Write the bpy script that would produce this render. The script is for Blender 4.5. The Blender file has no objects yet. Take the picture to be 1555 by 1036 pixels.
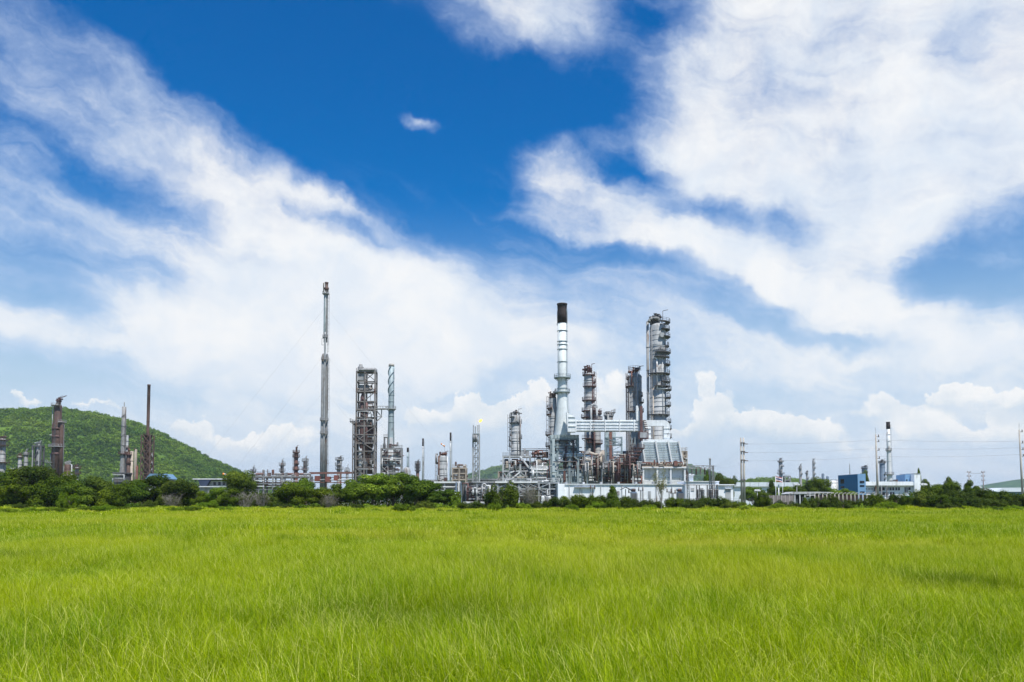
import bpy, math, random
import numpy as np
from mathutils import Vector, Matrix, Quaternion
random.seed(7); RNG = np.random.default_rng(11)
R = math.radians
SC = bpy.context.scene
COL = SC.collection

# ------------------------------------------------------------------ camera
F, HZ, EYE, PITCH = 1209.4, 762.0, 1.75, R(3.0)
CP, SP = math.cos(PITCH), math.sin(PITCH)
PP = HZ - F * math.tan(PITCH)                 # image row of the optical axis
cam_d = bpy.data.cameras.new('camera'); cam = bpy.data.objects.new('camera', cam_d); COL.objects.link(cam)
cam_d.sensor_width = 36.0; cam_d.lens = 28.0
cam_d.shift_y = (PP - 518.0) / 1555.0
cam_d.clip_start = 0.1; cam_d.clip_end = 40000
cam.location = (0, 0, EYE); cam.rotation_euler = (R(90) + PITCH, 0, 0)
SC.camera = cam

# ------------------------------------------------------------------ sky
SUN_EL, SUN_AZ = R(63), R(152)                # azimuth clockwise from +Y: behind the camera, to the right
world = bpy.data.worlds.new('World'); SC.world = world; world.use_nodes = True
def build_world():
    nt = world.node_tree; N = nt.nodes; L = nt.links; N.clear()
    def new(t, **kw):
        n = N.new(t)
        for k, v in kw.items(): setattr(n, k, v)
        return n
    def lk(v, s):
        if v is None: return
        if isinstance(v, bpy.types.NodeSocket): L.new(v, s)
        else: s.default_value = v
    def mth(op, a, b=None, c=None, clamp=False):
        n = new('ShaderNodeMath', operation=op, use_clamp=clamp); lk(a, n.inputs[0]); lk(b, n.inputs[1]); lk(c, n.inputs[2]); return n.outputs[0]
    def vec(op, a, b=None):
        n = new('ShaderNodeVectorMath', operation=op); lk(a, n.inputs[0]); lk(b, n.inputs[1]); return n.outputs[0]
    def noise(v, scale, detail=4, rough=.5, dist=0.0):
        n = new('ShaderNodeTexNoise'); lk(v, n.inputs['Vector']); n.inputs['Scale'].default_value = scale
        n.inputs['Detail'].default_value = detail; n.inputs['Roughness'].default_value = rough; n.inputs['Distortion'].default_value = dist
        return n
    def rng(v, a, b, c=0.0, d=1.0, smooth=True):
        n = new('ShaderNodeMapRange', interpolation_type='SMOOTHSTEP' if smooth else 'LINEAR')
        lk(v, n.inputs[0]); lk(a, n.inputs[1]); lk(b, n.inputs[2]); lk(c, n.inputs[3]); lk(d, n.inputs[4]); return n.outputs[0]
    def mix(f, a, b):
        n = new('ShaderNodeMix', data_type='RGBA'); lk(f, n.inputs[0]); lk(a, n.inputs[6]); lk(b, n.inputs[7]); return n.outputs[2]
    def mapping(v, loc=(0,0,0), rot=0, sc=(1,1,1), typ='TEXTURE'):
        n = new('ShaderNodeMapping', vector_type=typ); lk(v, n.inputs[0]); n.inputs[1].default_value = loc
        n.inputs[2].default_value = (0,0,rot); n.inputs[3].default_value = sc; return n.outputs[0]
    tc = new('ShaderNodeTexCoord'); d = tc.outputs['Generated']
    sep = new('ShaderNodeSeparateXYZ'); L.new(d, sep.inputs[0])
    az = mth('ARCTAN2', sep.outputs[0], sep.outputs[1])
    el = mth('ARCSINE', sep.outputs[2])
    comb = new('ShaderNodeCombineXYZ'); lk(az, comb.inputs[0]); lk(el, comb.inputs[1]); P = comb.outputs[0]
    def ae(px, py):
        u = (px - 777.5); v = PP - py
        x, y, z = u, F*CP - v*SP, v*CP + F*SP
        return math.atan2(x, y), math.atan2(z, math.hypot(x, y))
    # ragged edges: the sky coordinate is pushed about by turbulence before the cloud masses are read
    w1 = vec('SUBTRACT', noise(d, 4.0, 3, .5).outputs['Color'], (.5,.5,.5))
    w2 = vec('SUBTRACT', noise(d, 16.0, 4, .62).outputs['Color'], (.5,.5,.5))
    sc1 = new('ShaderNodeVectorMath', operation='SCALE'); lk(w1, sc1.inputs[0]); sc1.inputs[3].default_value = .11
    sc2 = new('ShaderNodeVectorMath', operation='SCALE'); lk(w2, sc2.inputs[0]); sc2.inputs[3].default_value = .050
    Q = vec('MULTIPLY', vec('ADD', vec('ADD', P, sc1.outputs[0]), sc2.outputs[0]), (1, 1, 0))
    TILTS = (-24, -12, 0, 30)
    def masses(rows, Q, grow, lift=False):
        turned = {t: (Q if t == 0 else mapping(Q, rot=R(t))) for t in TILTS if any(min(TILTS, key=lambda q: abs(q-r[4])) == t for r in rows)}
        acc = up = None
        for (px, py, rx, ry, ang, wt) in rows:
            t = min(TILTS, key=lambda q: abs(q-ang)); a, e = ae(px, py); c_, s_ = math.cos(R(t)), math.sin(R(t))
            cx, cy = a*c_ + e*s_, -a*s_ + e*c_; ix, iy = F/(rx*grow), F/(ry*grow)
            m = new('ShaderNodeVectorMath', operation='MULTIPLY_ADD'); lk(turned[t], m.inputs[0]); m.inputs[1].default_value = (ix, iy, 0); m.inputs[2].default_value = (-cx*ix, -cy*iy, 0)
            g = new('ShaderNodeTexGradient', gradient_type='SPHERICAL'); L.new(m.outputs[0], g.inputs[0]); f = g.outputs['Fac']
            acc = mth('MULTIPLY', f, abs(wt)) if acc is None else mth('MULTIPLY_ADD', f, abs(wt), acc)
            if lift:
                sy = new('ShaderNodeSeparateXYZ'); L.new(m.outputs[0], sy.inputs[0]); fy = mth('MULTIPLY', sy.outputs[1], abs(wt))
                up = mth('MULTIPLY', f, fy) if up is None else mth('MULTIPLY_ADD', f, fy, up)
        return (acc, mth('DIVIDE', up, mth('MAXIMUM', acc, .02))) if lift else acc
    full = mth('SMOOTH_MIN', masses([c for c in CLOUDS if c[5] > 0], Q, 1.5), .95, .35)
    gaps = masses([c for c in CLOUDS if c[5] < 0], Q, 1.4)
    acc = mth('SUBTRACT', full, mth('SMOOTH_MIN', mth('MULTIPLY', gaps, 1.5), 1.3, .3))
    # general cover: thicker towards the horizon, broken up at large scale everywhere
    eR = new('ShaderNodeValToRGB'); L.new(mth('MULTIPLY', el, 1.0 / 1.6), eR.inputs[0])
    cr = eR.color_ramp; cr.interpolation = 'EASE'
    for i, (deg, v) in enumerate([(0, .62), (5, .74), (10, .70), (15, .60), (20, .26), (28, .13), (50, .22), (90, .3)]):
        pos = R(deg) / 1.6
        e_ = cr.elements[i] if i < 2 else cr.elements.new(pos)
        e_.position = pos; e_.color = (v, v, v, 1)
    big = noise(d, 2.6, 2, .5).outputs[0]
    streak = noise(mapping(Q, rot=R(-20), sc=(.50, .10, 1)), 1.0, 6, .66, .3).outputs[0]
    streak2 = noise(mapping(Q, rot=R(-12), sc=(.16, .026, 1)), 1.0, 4, .65, .5).outputs[0]
    fine = noise(vec('ADD', d, sc1.outputs[0]), 15.0, 8, .66).outputs[0]
    wisp = mth('MULTIPLY', mth('SUBTRACT', streak, .5), 1.5)
    wisp = mth('MULTIPLY_ADD', mth('SUBTRACT', streak2, .5), .8, wisp)
    wisp = mth('MULTIPLY_ADD', mth('SUBTRACT', fine, .5), 1.25, wisp)
    cov = mth('ADD', mth('ADD', acc, masses(SCRAPS, Q, 1.5)), eR.outputs[0])
    cov = mth('MULTIPLY_ADD', mth('SUBTRACT', big, .5), .35, cov)
    cov = mth('ADD', cov, mth('MULTIPLY', wisp, rng(cov, -.35, .25, .12, .80)))
    alpha = rng(cov, -.12, 1.50)
    veil = mth('MULTIPLY', rng(mth('ADD', streak, mth('MULTIPLY', mth('SUBTRACT', streak2, .5), .5)), .50, .80), rng(el, R(25), R(13), .0, .5))
    alpha = mth('MAXIMUM', alpha, veil)
    # blue air
    sky = new('ShaderNodeTexSky', sky_type='NISHITA'); sky.sun_disc = False
    sky.sun_elevation = SUN_EL; sky.sun_rotation = SUN_AZ; sky.altitude = 0; sky.air_density = 1.0; sky.dust_density = .6; sky.ozone_density = 1.6
    hs = new('ShaderNodeHueSaturation'); L.new(sky.outputs[0], hs.inputs['Color']); hs.inputs['Saturation'].default_value = 1.42
    hs.inputs['Value'].default_value = SKYV
    blue = mix(1.0, hs.outputs[0], (0,0,0,1)); bm = blue.node; bm.blend_type = 'MULTIPLY'; bm.inputs[7].default_value = (.0, 1.34, 1.80, 1)
    lowblue = mix(rng(el, R(2), R(22)), (4.7, 5.6, 6.4, 1), blue)
    ctex = noise(vec('ADD', Q, (3.1, 1.7, 0)), 9.0, 4, .6).outputs[0]
    ccol = mix(rng(ctex, .30, .66), (6.1, 6.7, 7.45, 1), (7.45, 7.55, 7.65, 1))
    ccol = mix(rng(cov, .35, 1.15), (4.9, 5.9, 7.6, 1), ccol)
    col = mix(alpha, lowblue, ccol)
    # cumulus heads standing over the horizon: crisp tops, bases melting into the haze
    puffw = vec('SUBTRACT', noise(d, 30.0, 5, .64).outputs['Color'], (.5, .5, .5))
    sc3 = new('ShaderNodeVectorMath', operation='SCALE'); lk(puffw, sc3.inputs[0]); sc3.inputs[3].default_value = .050
    Q3 = vec('MULTIPLY', vec('ADD', P, sc3.outputs[0]), (1, 1, 0))
    heap, lift = masses(CUMULUS, Q3, 1.22, True)
    vor = new('ShaderNodeTexVoronoi', feature='F1', voronoi_dimensions='2D'); lk(Q3, vor.inputs['Vector']); vor.inputs['Scale'].default_value = 42
    heap = mth('MULTIPLY_ADD', mth('SUBTRACT', .34, vor.outputs['Distance']), .42, heap)
    ha = mth('MULTIPLY', rng(heap, .24, .42), rng(lift, -.6, .1))
    hl = mth('MULTIPLY_ADD', lift, .7, mth('MULTIPLY_ADD', mth('SUBTRACT', fine, .5), 1.6, .45))
    hc = mix(rng(hl, .1, .9), (6.2, 6.65, 7.0, 1), (8.3, 8.15, 7.9, 1))
    col = mix(mth('MULTIPLY', ha, .74), col, hc)
    gnd = mix(rng(el, R(-1.0), 0.0), (2.2, 2.6, 1.6, 1), col)
    bg = new('ShaderNodeBackground'); L.new(gnd, bg.inputs[0]); bg.inputs[1].default_value = .1
    out = new('ShaderNodeOutputWorld'); L.new(bg.outputs[0], out.inputs[0])
SKYV = 0.60
CLOUDS = [  # px, py, rx, ry, tilt, weight : where the photograph's cloud masses and blue gaps stand in the sky
    (1250,170,400,210,-15,1.1), (1480,60,300,200,0,.9), (1110,140,190,120,-20,.5), (1400,300,260,100,-10,.6), (1050,240,150,60,-20,.5),
    (850,22,150,45,-12,.85), (900,70,150,30,-18,.4), (190,230,460,120,-26,.24), (50,170,240,110,-24,.22), (90,330,320,110,-14,.16), (70,320,260,90,-14,.16), (330,300,240,60,-26,.1),
    (420,350,240,70,-22,.55), (560,430,250,75,-10,1.0), (300,500,420,60,-4,.9), (110,490,130,24,-12,.5), (520,322,120,26,-22,.6),
    (900,290,180,42,-16,.9), (1070,355,230,42,-13,.9), (1265,395,60,130,-35,.55), (1380,455,260,36,-22,.8),
    (500,560,500,80,0,.3), (1300,520,300,60,-6,.3), (1500,505,160,40,8,.4), (760,350,200,40,8,.35),
    (500,110,400,120,-22,-1.0), (330,40,330,80,-10,-.7), (880,150,120,75,0,-1.2), (985,18,75,32,-10,-.9), (720,225,110,50,-22,-.7), (600,250,140,40,-28,-.4),
    (975,248,60,26,-16,-.85), (1085,302,110,20,-14,-.6), (1225,338,36,46,30,-.42), (55,448,130,38,-12,-.9), (60,560,220,50,-4,-.5),
    (880,372,210,22,-8,-.6), (1170,462,180,24,-8,-.5), (1390,408,120,34,-12,-.6), (1545,400,110,70,0,-1.3), (560,352,100,16,-10,-.5), (130,392,190,26,-14,-.5), (250,300,200,26,-26,-.45), (140,345,260,30,-16,-.25), (1260,500,150,16,-8,-.4), (120,250,160,20,-22,-.3),
]
SCRAPS = [(640,188,58,17,-10,2.1), (655,262,70,20,-28,1.0), (835,224,80,40,0,1.1)]     # loose scraps drifting in the blue
CUMULUS = [(1462,604,50,24,0,1.1), (1545,618,50,20,0,1.0), (1340,622,36,24,0,.9), (1400,655,60,30,0,.9), (1245,668,70,26,-10,.9), (1190,648,60,26,0,.9), (1130,636,40,24,0,.8), (1072,578,18,14,0,.6), (1082,604,34,26,0,.6), (1080,640,40,36,0,.7),
    (816,604,44,24,0,1.0), (775,618,36,26,0,.8), (710,616,26,26,0,1.0), (745,640,60,26,0,.8), (655,640,40,22,0,.8), (440,660,50,20,8,.9), (380,676,70,18,0,.8), (280,650,36,24,-20,1.0), (150,612,40,9,0,.6), (40,608,50,9,0,.6), (930,596,60,40,0,.8), (1510,660,70,24,0,.8), (1000,662,70,24,0,.7)]
build_world()
world.cycles.sampling_method = 'MANUAL'; world.cycles.sample_map_resolution = 256

sun_d = bpy.data.lights.new('sun', 'SUN'); sun = bpy.data.objects.new('sun', sun_d); COL.objects.link(sun)
sun_d.energy = 4.8; sun_d.angle = R(.53); sun_d.color = (1.0, .955, .88)
sd = Vector((math.sin(SUN_AZ) * math.cos(SUN_EL), math.cos(SUN_AZ) * math.cos(SUN_EL), math.sin(SUN_EL)))
sun.rotation_euler = (-sd).to_track_quat('-Z', 'Y').to_euler(); sun.location = sd * 300
SC.view_settings.view_transform = 'Standard'; SC.view_settings.look = 'None'
SC.view_settings.exposure = 0.35; SC.view_settings.gamma = 1.0; SC.view_settings.use_curve_mapping = False
SC.cycles.max_bounces = 6; SC.cycles.diffuse_bounces = 3; SC.cycles.glossy_bounces = 2; SC.cycles.transmission_bounces = 4
SC.cycles.use_adaptive_sampling = True; SC.cycles.adaptive_threshold = .015; SC.cycles.volume_bounces = 0; SC.cycles.use_denoising = True; SC.cycles.denoising_prefilter = 'ACCURATE'; SC.cycles.denoising_input_passes = 'RGB_ALBEDO_NORMAL'; SC.cycles.transparent_max_bounces = 6

# ------------------------------------------------------------------ pixel -> place
def tpar(py, D): return D / (F * CP - (PP - py) * SP)
def zrow(py, D): return EYE + tpar(py, D) * ((PP - py) * CP + F * SP)
def xcol(px, D, py=742): return tpar(py, D) * (px - 777.5)
class Site:
    """a place at depth D whose local x is zero at image column px0"""
    def __init__(s, px0, D): s.p, s.D, s.X, s.u = px0, D, xcol(px0, D), tpar(742, D)
    def x(s, px): return (px - s.p) * s.u
    def z(s, py): return max(0.0, zrow(py, s.D))
    def m(s, n): return n * s.u

# ------------------------------------------------------------------ materials
MATS = {}
def nodes_of(name):
    m = bpy.data.materials.new(name); m.use_nodes = True; nt = m.node_tree
    for n in list(nt.nodes): nt.nodes.remove(n)
    out = nt.nodes.new('ShaderNodeOutputMaterial'); return m, nt, out
def painted(name, col, rough=.55, metal=0.0, var=.18, rust=0.0, rustcol=(.10,.045,.025), scale=.5, bump=.0, panels=None):
    """weathered paint or cladding: blotches, vertical runs, rust patches, all in place on the object"""
    if name in MATS: return MATS[name]
    m, nt, out = nodes_of(name); N, L = nt.nodes, nt.links
    b = N.new('ShaderNodeBsdfPrincipled'); L.new(b.outputs[0], out.inputs[0])
    g = N.new('ShaderNodeNewGeometry')
    def noise(sc, det, stretch=None):
        n = N.new('ShaderNodeTexNoise'); n.inputs['Scale'].default_value = sc; n.inputs['Detail'].default_value = det; n.inputs['Roughness'].default_value = .6
        if stretch:
            mp = N.new('ShaderNodeMapping'); mp.inputs[3].default_value = stretch; L.new(g.outputs['Position'], mp.inputs[0]); L.new(mp.outputs[0], n.inputs[0])
        else: L.new(g.outputs['Position'], n.inputs[0])
        return n.outputs[0]
    def rng(v, a, b_, c, d):
        n = N.new('ShaderNodeMapRange'); L.new(v, n.inputs[0]); n.inputs[1].default_value = a; n.inputs[2].default_value = b_
        n.inputs[3].default_value = c; n.inputs[4].default_value = d; return n.outputs[0]
    def mixc(f, a, b_, mode='MIX'):
        n = N.new('ShaderNodeMix'); n.data_type = 'RGBA'; n.blend_type = mode
        for v, s in ((f, n.inputs[0]), (a, n.inputs[6]), (b_, n.inputs[7])):
            if isinstance(v, bpy.types.NodeSocket): L.new(v, s)
            else: s.default_value = v
        return n.outputs[2]
    c4 = (*col, 1)
    v1 = rng(noise(scale, 5), .3, .7, 1 - var, 1 + var)
    v2 = rng(noise(1.0, 4, (1.4, 1.4, .09)), .3, .7, 1 - var, 1 + var)
    cc = N.new('ShaderNodeVectorMath'); cc.operation = 'SCALE'; cc.inputs[0].default_value = col
    mm = N.new('ShaderNodeMath'); mm.operation = 'MULTIPLY'; L.new(v1, mm.inputs[0]); L.new(v2, mm.inputs[1]); L.new(mm.outputs[0], cc.inputs[3])
    c = cc.outputs[0]
    oi = N.new('ShaderNodeObjectInfo')
    sc = N.new('ShaderNodeVectorMath'); sc.operation = 'SCALE'; L.new(c, sc.inputs[0]); L.new(rng(oi.outputs['Random'], 0, 1, 1 - var * .7, 1 + var * .7), sc.inputs[3]); c = sc.outputs[0]
    if rust:
        r = rng(noise(1.0, 6, (.55, .55, .16)), .62 - rust * .35, .72 - rust * .2, 0, 1)
        c = mixc(r, c, (*rustcol, 1))
        L.new(rng(r, 0, 1, rough, .85), b.inputs['Roughness'])
    else: b.inputs['Roughness'].default_value = rough
    L.new(c, b.inputs['Base Color']); b.inputs['Metallic'].default_value = metal
    if bump:
        bp = N.new('ShaderNodeBump'); bp.inputs['Strength'].default_value = bump; bp.inputs['Distance'].default_value = .05
        L.new(noise(1.3, 4), bp.inputs['Height']); L.new(bp.outputs[0], b.inputs['Normal'])
    MATS[name] = m; return m
def leafy(name, c1, c2, c3=None, transl=.28, world_scale=.12, rough=.7, obj_var=.25):
    """foliage: per-leaf tint, broad patches, per-plant difference; light passes through"""
    if name in MATS: return MATS[name]
    m, nt, out = nodes_of(name); N, L = nt.nodes, nt.links
    at = N.new('ShaderNodeAttribute'); at.attribute_name = 'tint'
    g = N.new('ShaderNodeNewGeometry'); n = N.new('ShaderNodeTexNoise'); n.inputs['Scale'].default_value = world_scale; n.inputs['Detail'].default_value = 4
    L.new(g.outputs['Position'], n.inputs[0])
    oi = N.new('ShaderNodeObjectInfo')
    a = N.new('ShaderNodeMath'); a.operation = 'MULTIPLY_ADD'; L.new(at.outputs['Fac'], a.inputs[0]); a.inputs[1].default_value = .55
    a2 = N.new('ShaderNodeMapRange'); L.new(n.outputs[0], a2.inputs[0]); a2.inputs[1].default_value = .3; a2.inputs[2].default_value = .7; a2.inputs[3].default_value = -.1; a2.inputs[4].default_value = .55
    L.new(a2.outputs[0], a.inputs[2])
    cr = N.new('ShaderNodeValToRGB'); L.new(a.outputs[0], cr.inputs[0]); e = cr.color_ramp.elements
    e[0].position = .1; e[0].color = (*c1, 1); e[1].position = .8 if c3 else .95; e[1].color = (*c2, 1)
    if c3: x = cr.color_ramp.elements.new(1.0); x.color = (*c3, 1)
    hs = N.new('ShaderNodeHueSaturation'); L.new(cr.outputs[0], hs.inputs['Color'])
    mr = N.new('ShaderNodeMapRange'); L.new(oi.outputs['Random'], mr.inputs[0]); mr.inputs[3].default_value = 1 - obj_var; mr.inputs[4].default_value = 1 + obj_var; L.new(mr.outputs[0], hs.inputs['Value'])
    d = N.new('ShaderNodeBsdfPrincipled'); d.inputs['Roughness'].default_value = rough; d.inputs['Specular IOR Level'].default_value = .08; L.new(hs.outputs[0], d.inputs['Base Color'])
    t = N.new('ShaderNodeBsdfTranslucent')
    tm = N.new('ShaderNodeMix'); tm.data_type = 'RGBA'; tm.blend_type = 'MULTIPLY'; tm.inputs[0].default_value = 1; L.new(hs.outputs[0], tm.inputs[6]); tm.inputs[7].default_value = (1.25, 1.3, .5, 1); L.new(tm.outputs[2], t.inputs[0])
    mx = N.new('ShaderNodeMixShader'); mx.inputs[0].default_value = transl; L.new(d.outputs[0], mx.inputs[1]); L.new(t.outputs[0], mx.inputs[2]); L.new(mx.outputs[0], out.inputs[0])
    MATS[name] = m; return m
M = dict(
 brown=painted('weathered_brown_steel', (.105,.062,.050), .7, 0, .3, .15),
 maroon=painted('maroon_primer_steel', (.092,.046,.042), .65, 0, .25),
 rust=painted('rust_red_steel', (.155,.070,.054), .75, 0, .3),
 silver=painted('aluminium_cladding', (.30,.31,.32), .6, .0, .16, .10, (.20,.17,.15)),
 dullsilver=painted('dull_aluminium_cladding', (.25,.25,.25), .65, .0, .22, .18, (.15,.11,.085)),
 grey=painted('grey_steel', (.24,.24,.245), .6, 0, .22, .12),
 framegrey=painted('brownish_grey_steel', (.155,.14,.132), .7, 0, .28, .2),
 darkgrey=painted('dark_grey_steel', (.10,.10,.105), .65, 0, .25, .12),
 lightgrey=painted('pale_grey_steel', (.34,.35,.36), .6, 0, .2, .14),
 white=painted('white_painted_steel', (.62,.63,.64), .55, 0, .10, .06),
 whitewall=painted('white_render', (.76,.785,.82), .8, 0, .09, .10, (.50,.50,.49), scale=.3),
 teal=painted('pale_teal_cladding', (.40,.46,.475), .55, 0, .12, .03),
 tealdark=painted('teal_grey_steel', (.22,.27,.285), .55, 0, .2, .08),
 stack=painted('pale_blue_stack_paint', (.60,.635,.64), .6, 0, .10, 0),
 duct=painted('pale_blue_duct_cladding', (.68,.705,.72), .55, 0, .10, .02),
 soot=painted('sooty_black_steel', (.036,.024,.022), .8, 0, .3, .1, (.07,.025,.02)),
 blue=painted('mid_blue_render', (.15,.29,.47), .75, 0, .06),
 bluedeep=painted('deep_blue_wall', (.04,.17,.34), .75, 0, .06),
 navy=painted('navy_cladding', (.03,.045,.09), .6, 0, .15),
 bluepanel=painted('blue_steel_panel', (.15,.20,.27), .6, 0, .18),
 roofblue=painted('faded_blue_roof', (.12,.22,.34), .6, 0, .1),
 roofwhite=painted('pale_metal_roof', (.66,.71,.76), .45, .1, .06),
 tan=painted('tan_refractory', (.36,.31,.26), .8, 0, .2, .1),
 concrete=painted('concrete', (.40,.37,.335), .9, 0, .18, 0, bump=.3),
 concretedark=painted('stained_concrete', (.20,.175,.175), .9, 0, .25, 0, bump=.3),
 glass=painted('dark_window_glass', (.012,.016,.022), .08, 0, .1),
 wire=painted('wire', (.10,.10,.105), .6, 0, .05),
 red=painted('red_painted_steel', (.20,.065,.05), .7, 0, .15),
 orange=painted('orange_cloth', (.75,.26,.06), .9, 0, .1),
 green=painted('green_tarpaulin', (.05,.30,.22), .8, 0, .1),
 flagred=painted('red_cloth', (.45,.05,.06), .9, 0, .05), flagwhite=painted('white_cloth', (.75,.75,.75), .9, 0, .03), flagblue=painted('navy_cloth', (.03,.04,.16), .9, 0, .05),
 bark=painted('bark', (.13,.105,.085), .95, 0, .3, 0, bump=.4), barkgrey=painted('grey_bark', (.26,.235,.215), .95, 0, .25, 0, bump=.4),
)

# ------------------------------------------------------------------ mesh builders
class MB:
    def __init__(s): s.v, s.f, s.sm = [], [], []
    def add(s, vs, fs, smooth=False):
        o = len(s.v); s.v += [tuple(v) for v in vs]; s.f += [tuple(i + o for i in f) for f in fs]
        s.sm += [smooth] * len(fs) if isinstance(smooth, bool) else smooth; return s
    def box(s, x0, x1, y0, y1, z0, z1):
        return s.add([(x0,y0,z0),(x1,y0,z0),(x1,y1,z0),(x0,y1,z0),(x0,y0,z1),(x1,y0,z1),(x1,y1,z1),(x0,y1,z1)],
                     [(0,3,2,1),(4,5,6,7),(0,1,5,4),(1,2,6,5),(2,3,7,6),(3,0,4,7)])
    def bar(s, p0, p1, w, h=None):
        p0, p1 = Vector(p0), Vector(p1); d = (p1 - p0)
        if d.length < 1e-6: return s
        q = d.to_track_quat('Z', 'Y'); a, b = q @ Vector((w/2,0,0)), q @ Vector((0,(h or w)/2,0))
        vs = [p + i*a + j*b for p in (p0, p1) for i, j in ((-1,-1),(1,-1),(1,1),(-1,1))]
        return s.add(vs, [(0,3,2,1),(4,5,6,7),(0,1,5,4),(1,2,6,5),(2,3,7,6),(3,0,4,7)])
    def cyl(s, p0, p1, r0, r1=None, n=14, caps=True):
        r1 = r0 if r1 is None else r1
        p0, p1 = Vector(p0), Vector(p1); q = (p1 - p0).to_track_quat('Z', 'Y'); vs = []
        for p, r in ((p0, r0), (p1, r1)):
            for k in range(n): a = 2*math.pi*k/n; vs.append(p + q @ Vector((math.cos(a)*r, math.sin(a)*r, 0)))
        fs = [(k, (k+1)%n, n+(k+1)%n, n+k) for k in range(n)]; sm = [True]*n
        if caps: fs += [tuple(range(n-1,-1,-1)), tuple(range(n,2*n))]; sm += [False, False]
        return s.add(vs, fs, sm)
    def lathe(s, prof, n=24, cx=0, cy=0):
        vs = [(cx + r*math.cos(2*math.pi*k/n), cy + r*math.sin(2*math.pi*k/n), z) for r, z in prof for k in range(n)]
        fs = [(j*n+k, j*n+(k+1)%n, (j+1)*n+(k+1)%n, (j+1)*n+k) for j in range(len(prof)-1) for k in range(n)]; sm = [True]*len(fs)
        fs += [tuple(range(n-1,-1,-1)), tuple((len(prof)-1)*n+k for k in range(n))]; sm += [False, False]
        return s.add(vs, fs, sm)
    def tube(s, pts, r, n=10):
        for a, b in zip(pts[:-1], pts[1:]): s.cyl(a, b, r, r, n)
        for p in pts[1:-1]: s.ball(p, r, n)
        return s
    def ball(s, p, r, n=10, sz=1.0):
        m = max(4, n//2); vs = []
        for j in range(m+1):
            t = math.pi*j/m
            for k in range(n): a = 2*math.pi*k/n; vs.append((p[0]+r*max(.001,math.sin(t))*math.cos(a), p[1]+r*max(.001,math.sin(t))*math.sin(a), p[2]-r*sz*math.cos(t)))
        return s.add(vs, [(j*n+k, j*n+(k+1)%n, (j+1)*n+(k+1)%n, (j+1)*n+k) for j in range(m) for k in range(n)], True)
    def sector(s, cx, cy, z, ri, ro, a0, a1, t, n=16):
        vs = []; n = max(2, int(n*abs(a1-a0)/360)+2)
        for k in range(n+1):
            a = R(a0+(a1-a0)*k/n); c, d = math.cos(a), math.sin(a)
            vs += [(cx+ri*c, cy+ri*d, z), (cx+ro*c, cy+ro*d, z), (cx+ro*c, cy+ro*d, z+t), (cx+ri*c, cy+ri*d, z+t)]
        fs = []
        for k in range(n):
            o = 4*k
            for i in range(4): fs.append((o+i, o+(i+1)%4, o+4+(i+1)%4, o+4+i))
        fs += [(3,2,1,0), (4*n,4*n+1,4*n+2,4*n+3)]
        return s.add(vs, fs)
    def prism(s, poly, y0, y1):
        n = len(poly); vs = [(x, y0, z) for x, z in poly] + [(x, y1, z) for x, z in poly]
        return s.add(vs, [tuple(range(n)), tuple(range(2*n-1, n-1, -1))] + [(k, k+n, (k+1)%n+n, (k+1)%n) for k in range(n)])
    def mesh(s, name):
        me = bpy.data.meshes.new(name); me.from_pydata(s.v, [], s.f)
        me.polygons.foreach_set('use_smooth', s.sm); me.update(); return me
    def build(s, name, mat, parent=None, label=None):
        me = s.mesh(name); me.materials.append(M[mat] if isinstance(mat, str) else mat)
        o = bpy.data.objects.new(name, me); COL.objects.link(o); o.parent = parent
        if label: o['label'] = label
        return o
def tag(o, label, cat, group=None, kind=None):
    if cat and not kind and 'kind' not in o: o['kind'] = 'thing'
    if label: o['label'] = label
    if cat: o['category'] = cat
    if group: o['group'] = group
    if kind: o['kind'] = kind
    return o
def thing(name, label, cat, loc, rz=0.0, group=None):
    o = bpy.data.objects.new(name, None); COL.objects.link(o); o.empty_display_size = .5
    o.location = loc; o.rotation_euler = (0, 0, rz); return tag(o, label, cat, group)
UNIT = {}
def unit(shape, mat):
    k = (shape, mat)
    if k not in UNIT:
        mb = MB()
        if shape == 'box': mb.box(-.5,.5,-.5,.5,0,1)
        else: mb.cyl((0,0,0),(0,0,1),.5,n=12)
        me = mb.mesh('unit_' + shape); me.materials.append(M[mat]); UNIT[k] = me
    return UNIT[k]
def bar(par, name, p0, p1, w, mat, h=None, shape='box'):
    """one straight member (box or round) between two points; members share a unit mesh"""
    p0, p1 = Vector(p0), Vector(p1); d = p1 - p0
    o = bpy.data.objects.new(name, unit(shape, mat)); COL.objects.link(o); o.parent = par
    o.rotation_mode = 'QUATERNION'
    if abs(d.z) >= .999 * d.length: q = Quaternion((1,0,0,0)) if d.z > 0 else Quaternion((0,1,0,0))
    else: q = d.to_track_quat('Z', 'Y')
    o.location, o.rotation_quaternion, o.scale = p0, q, (w, h or w, d.length)
    return o
def pipe(par, name, p0, p1, dia, mat): return bar(par, name, p0, p1, dia, mat, None, 'cyl')
def slab(par, name, x0, x1, y0, y1, z0, z1, mat):
    o = bpy.data.objects.new(name, unit('box', mat)); COL.objects.link(o); o.parent = par
    o.location = ((x0+x1)/2, (y0+y1)/2, z0); o.scale = (abs(x1-x0), abs(y1-y0), z1-z0); return o
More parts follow.
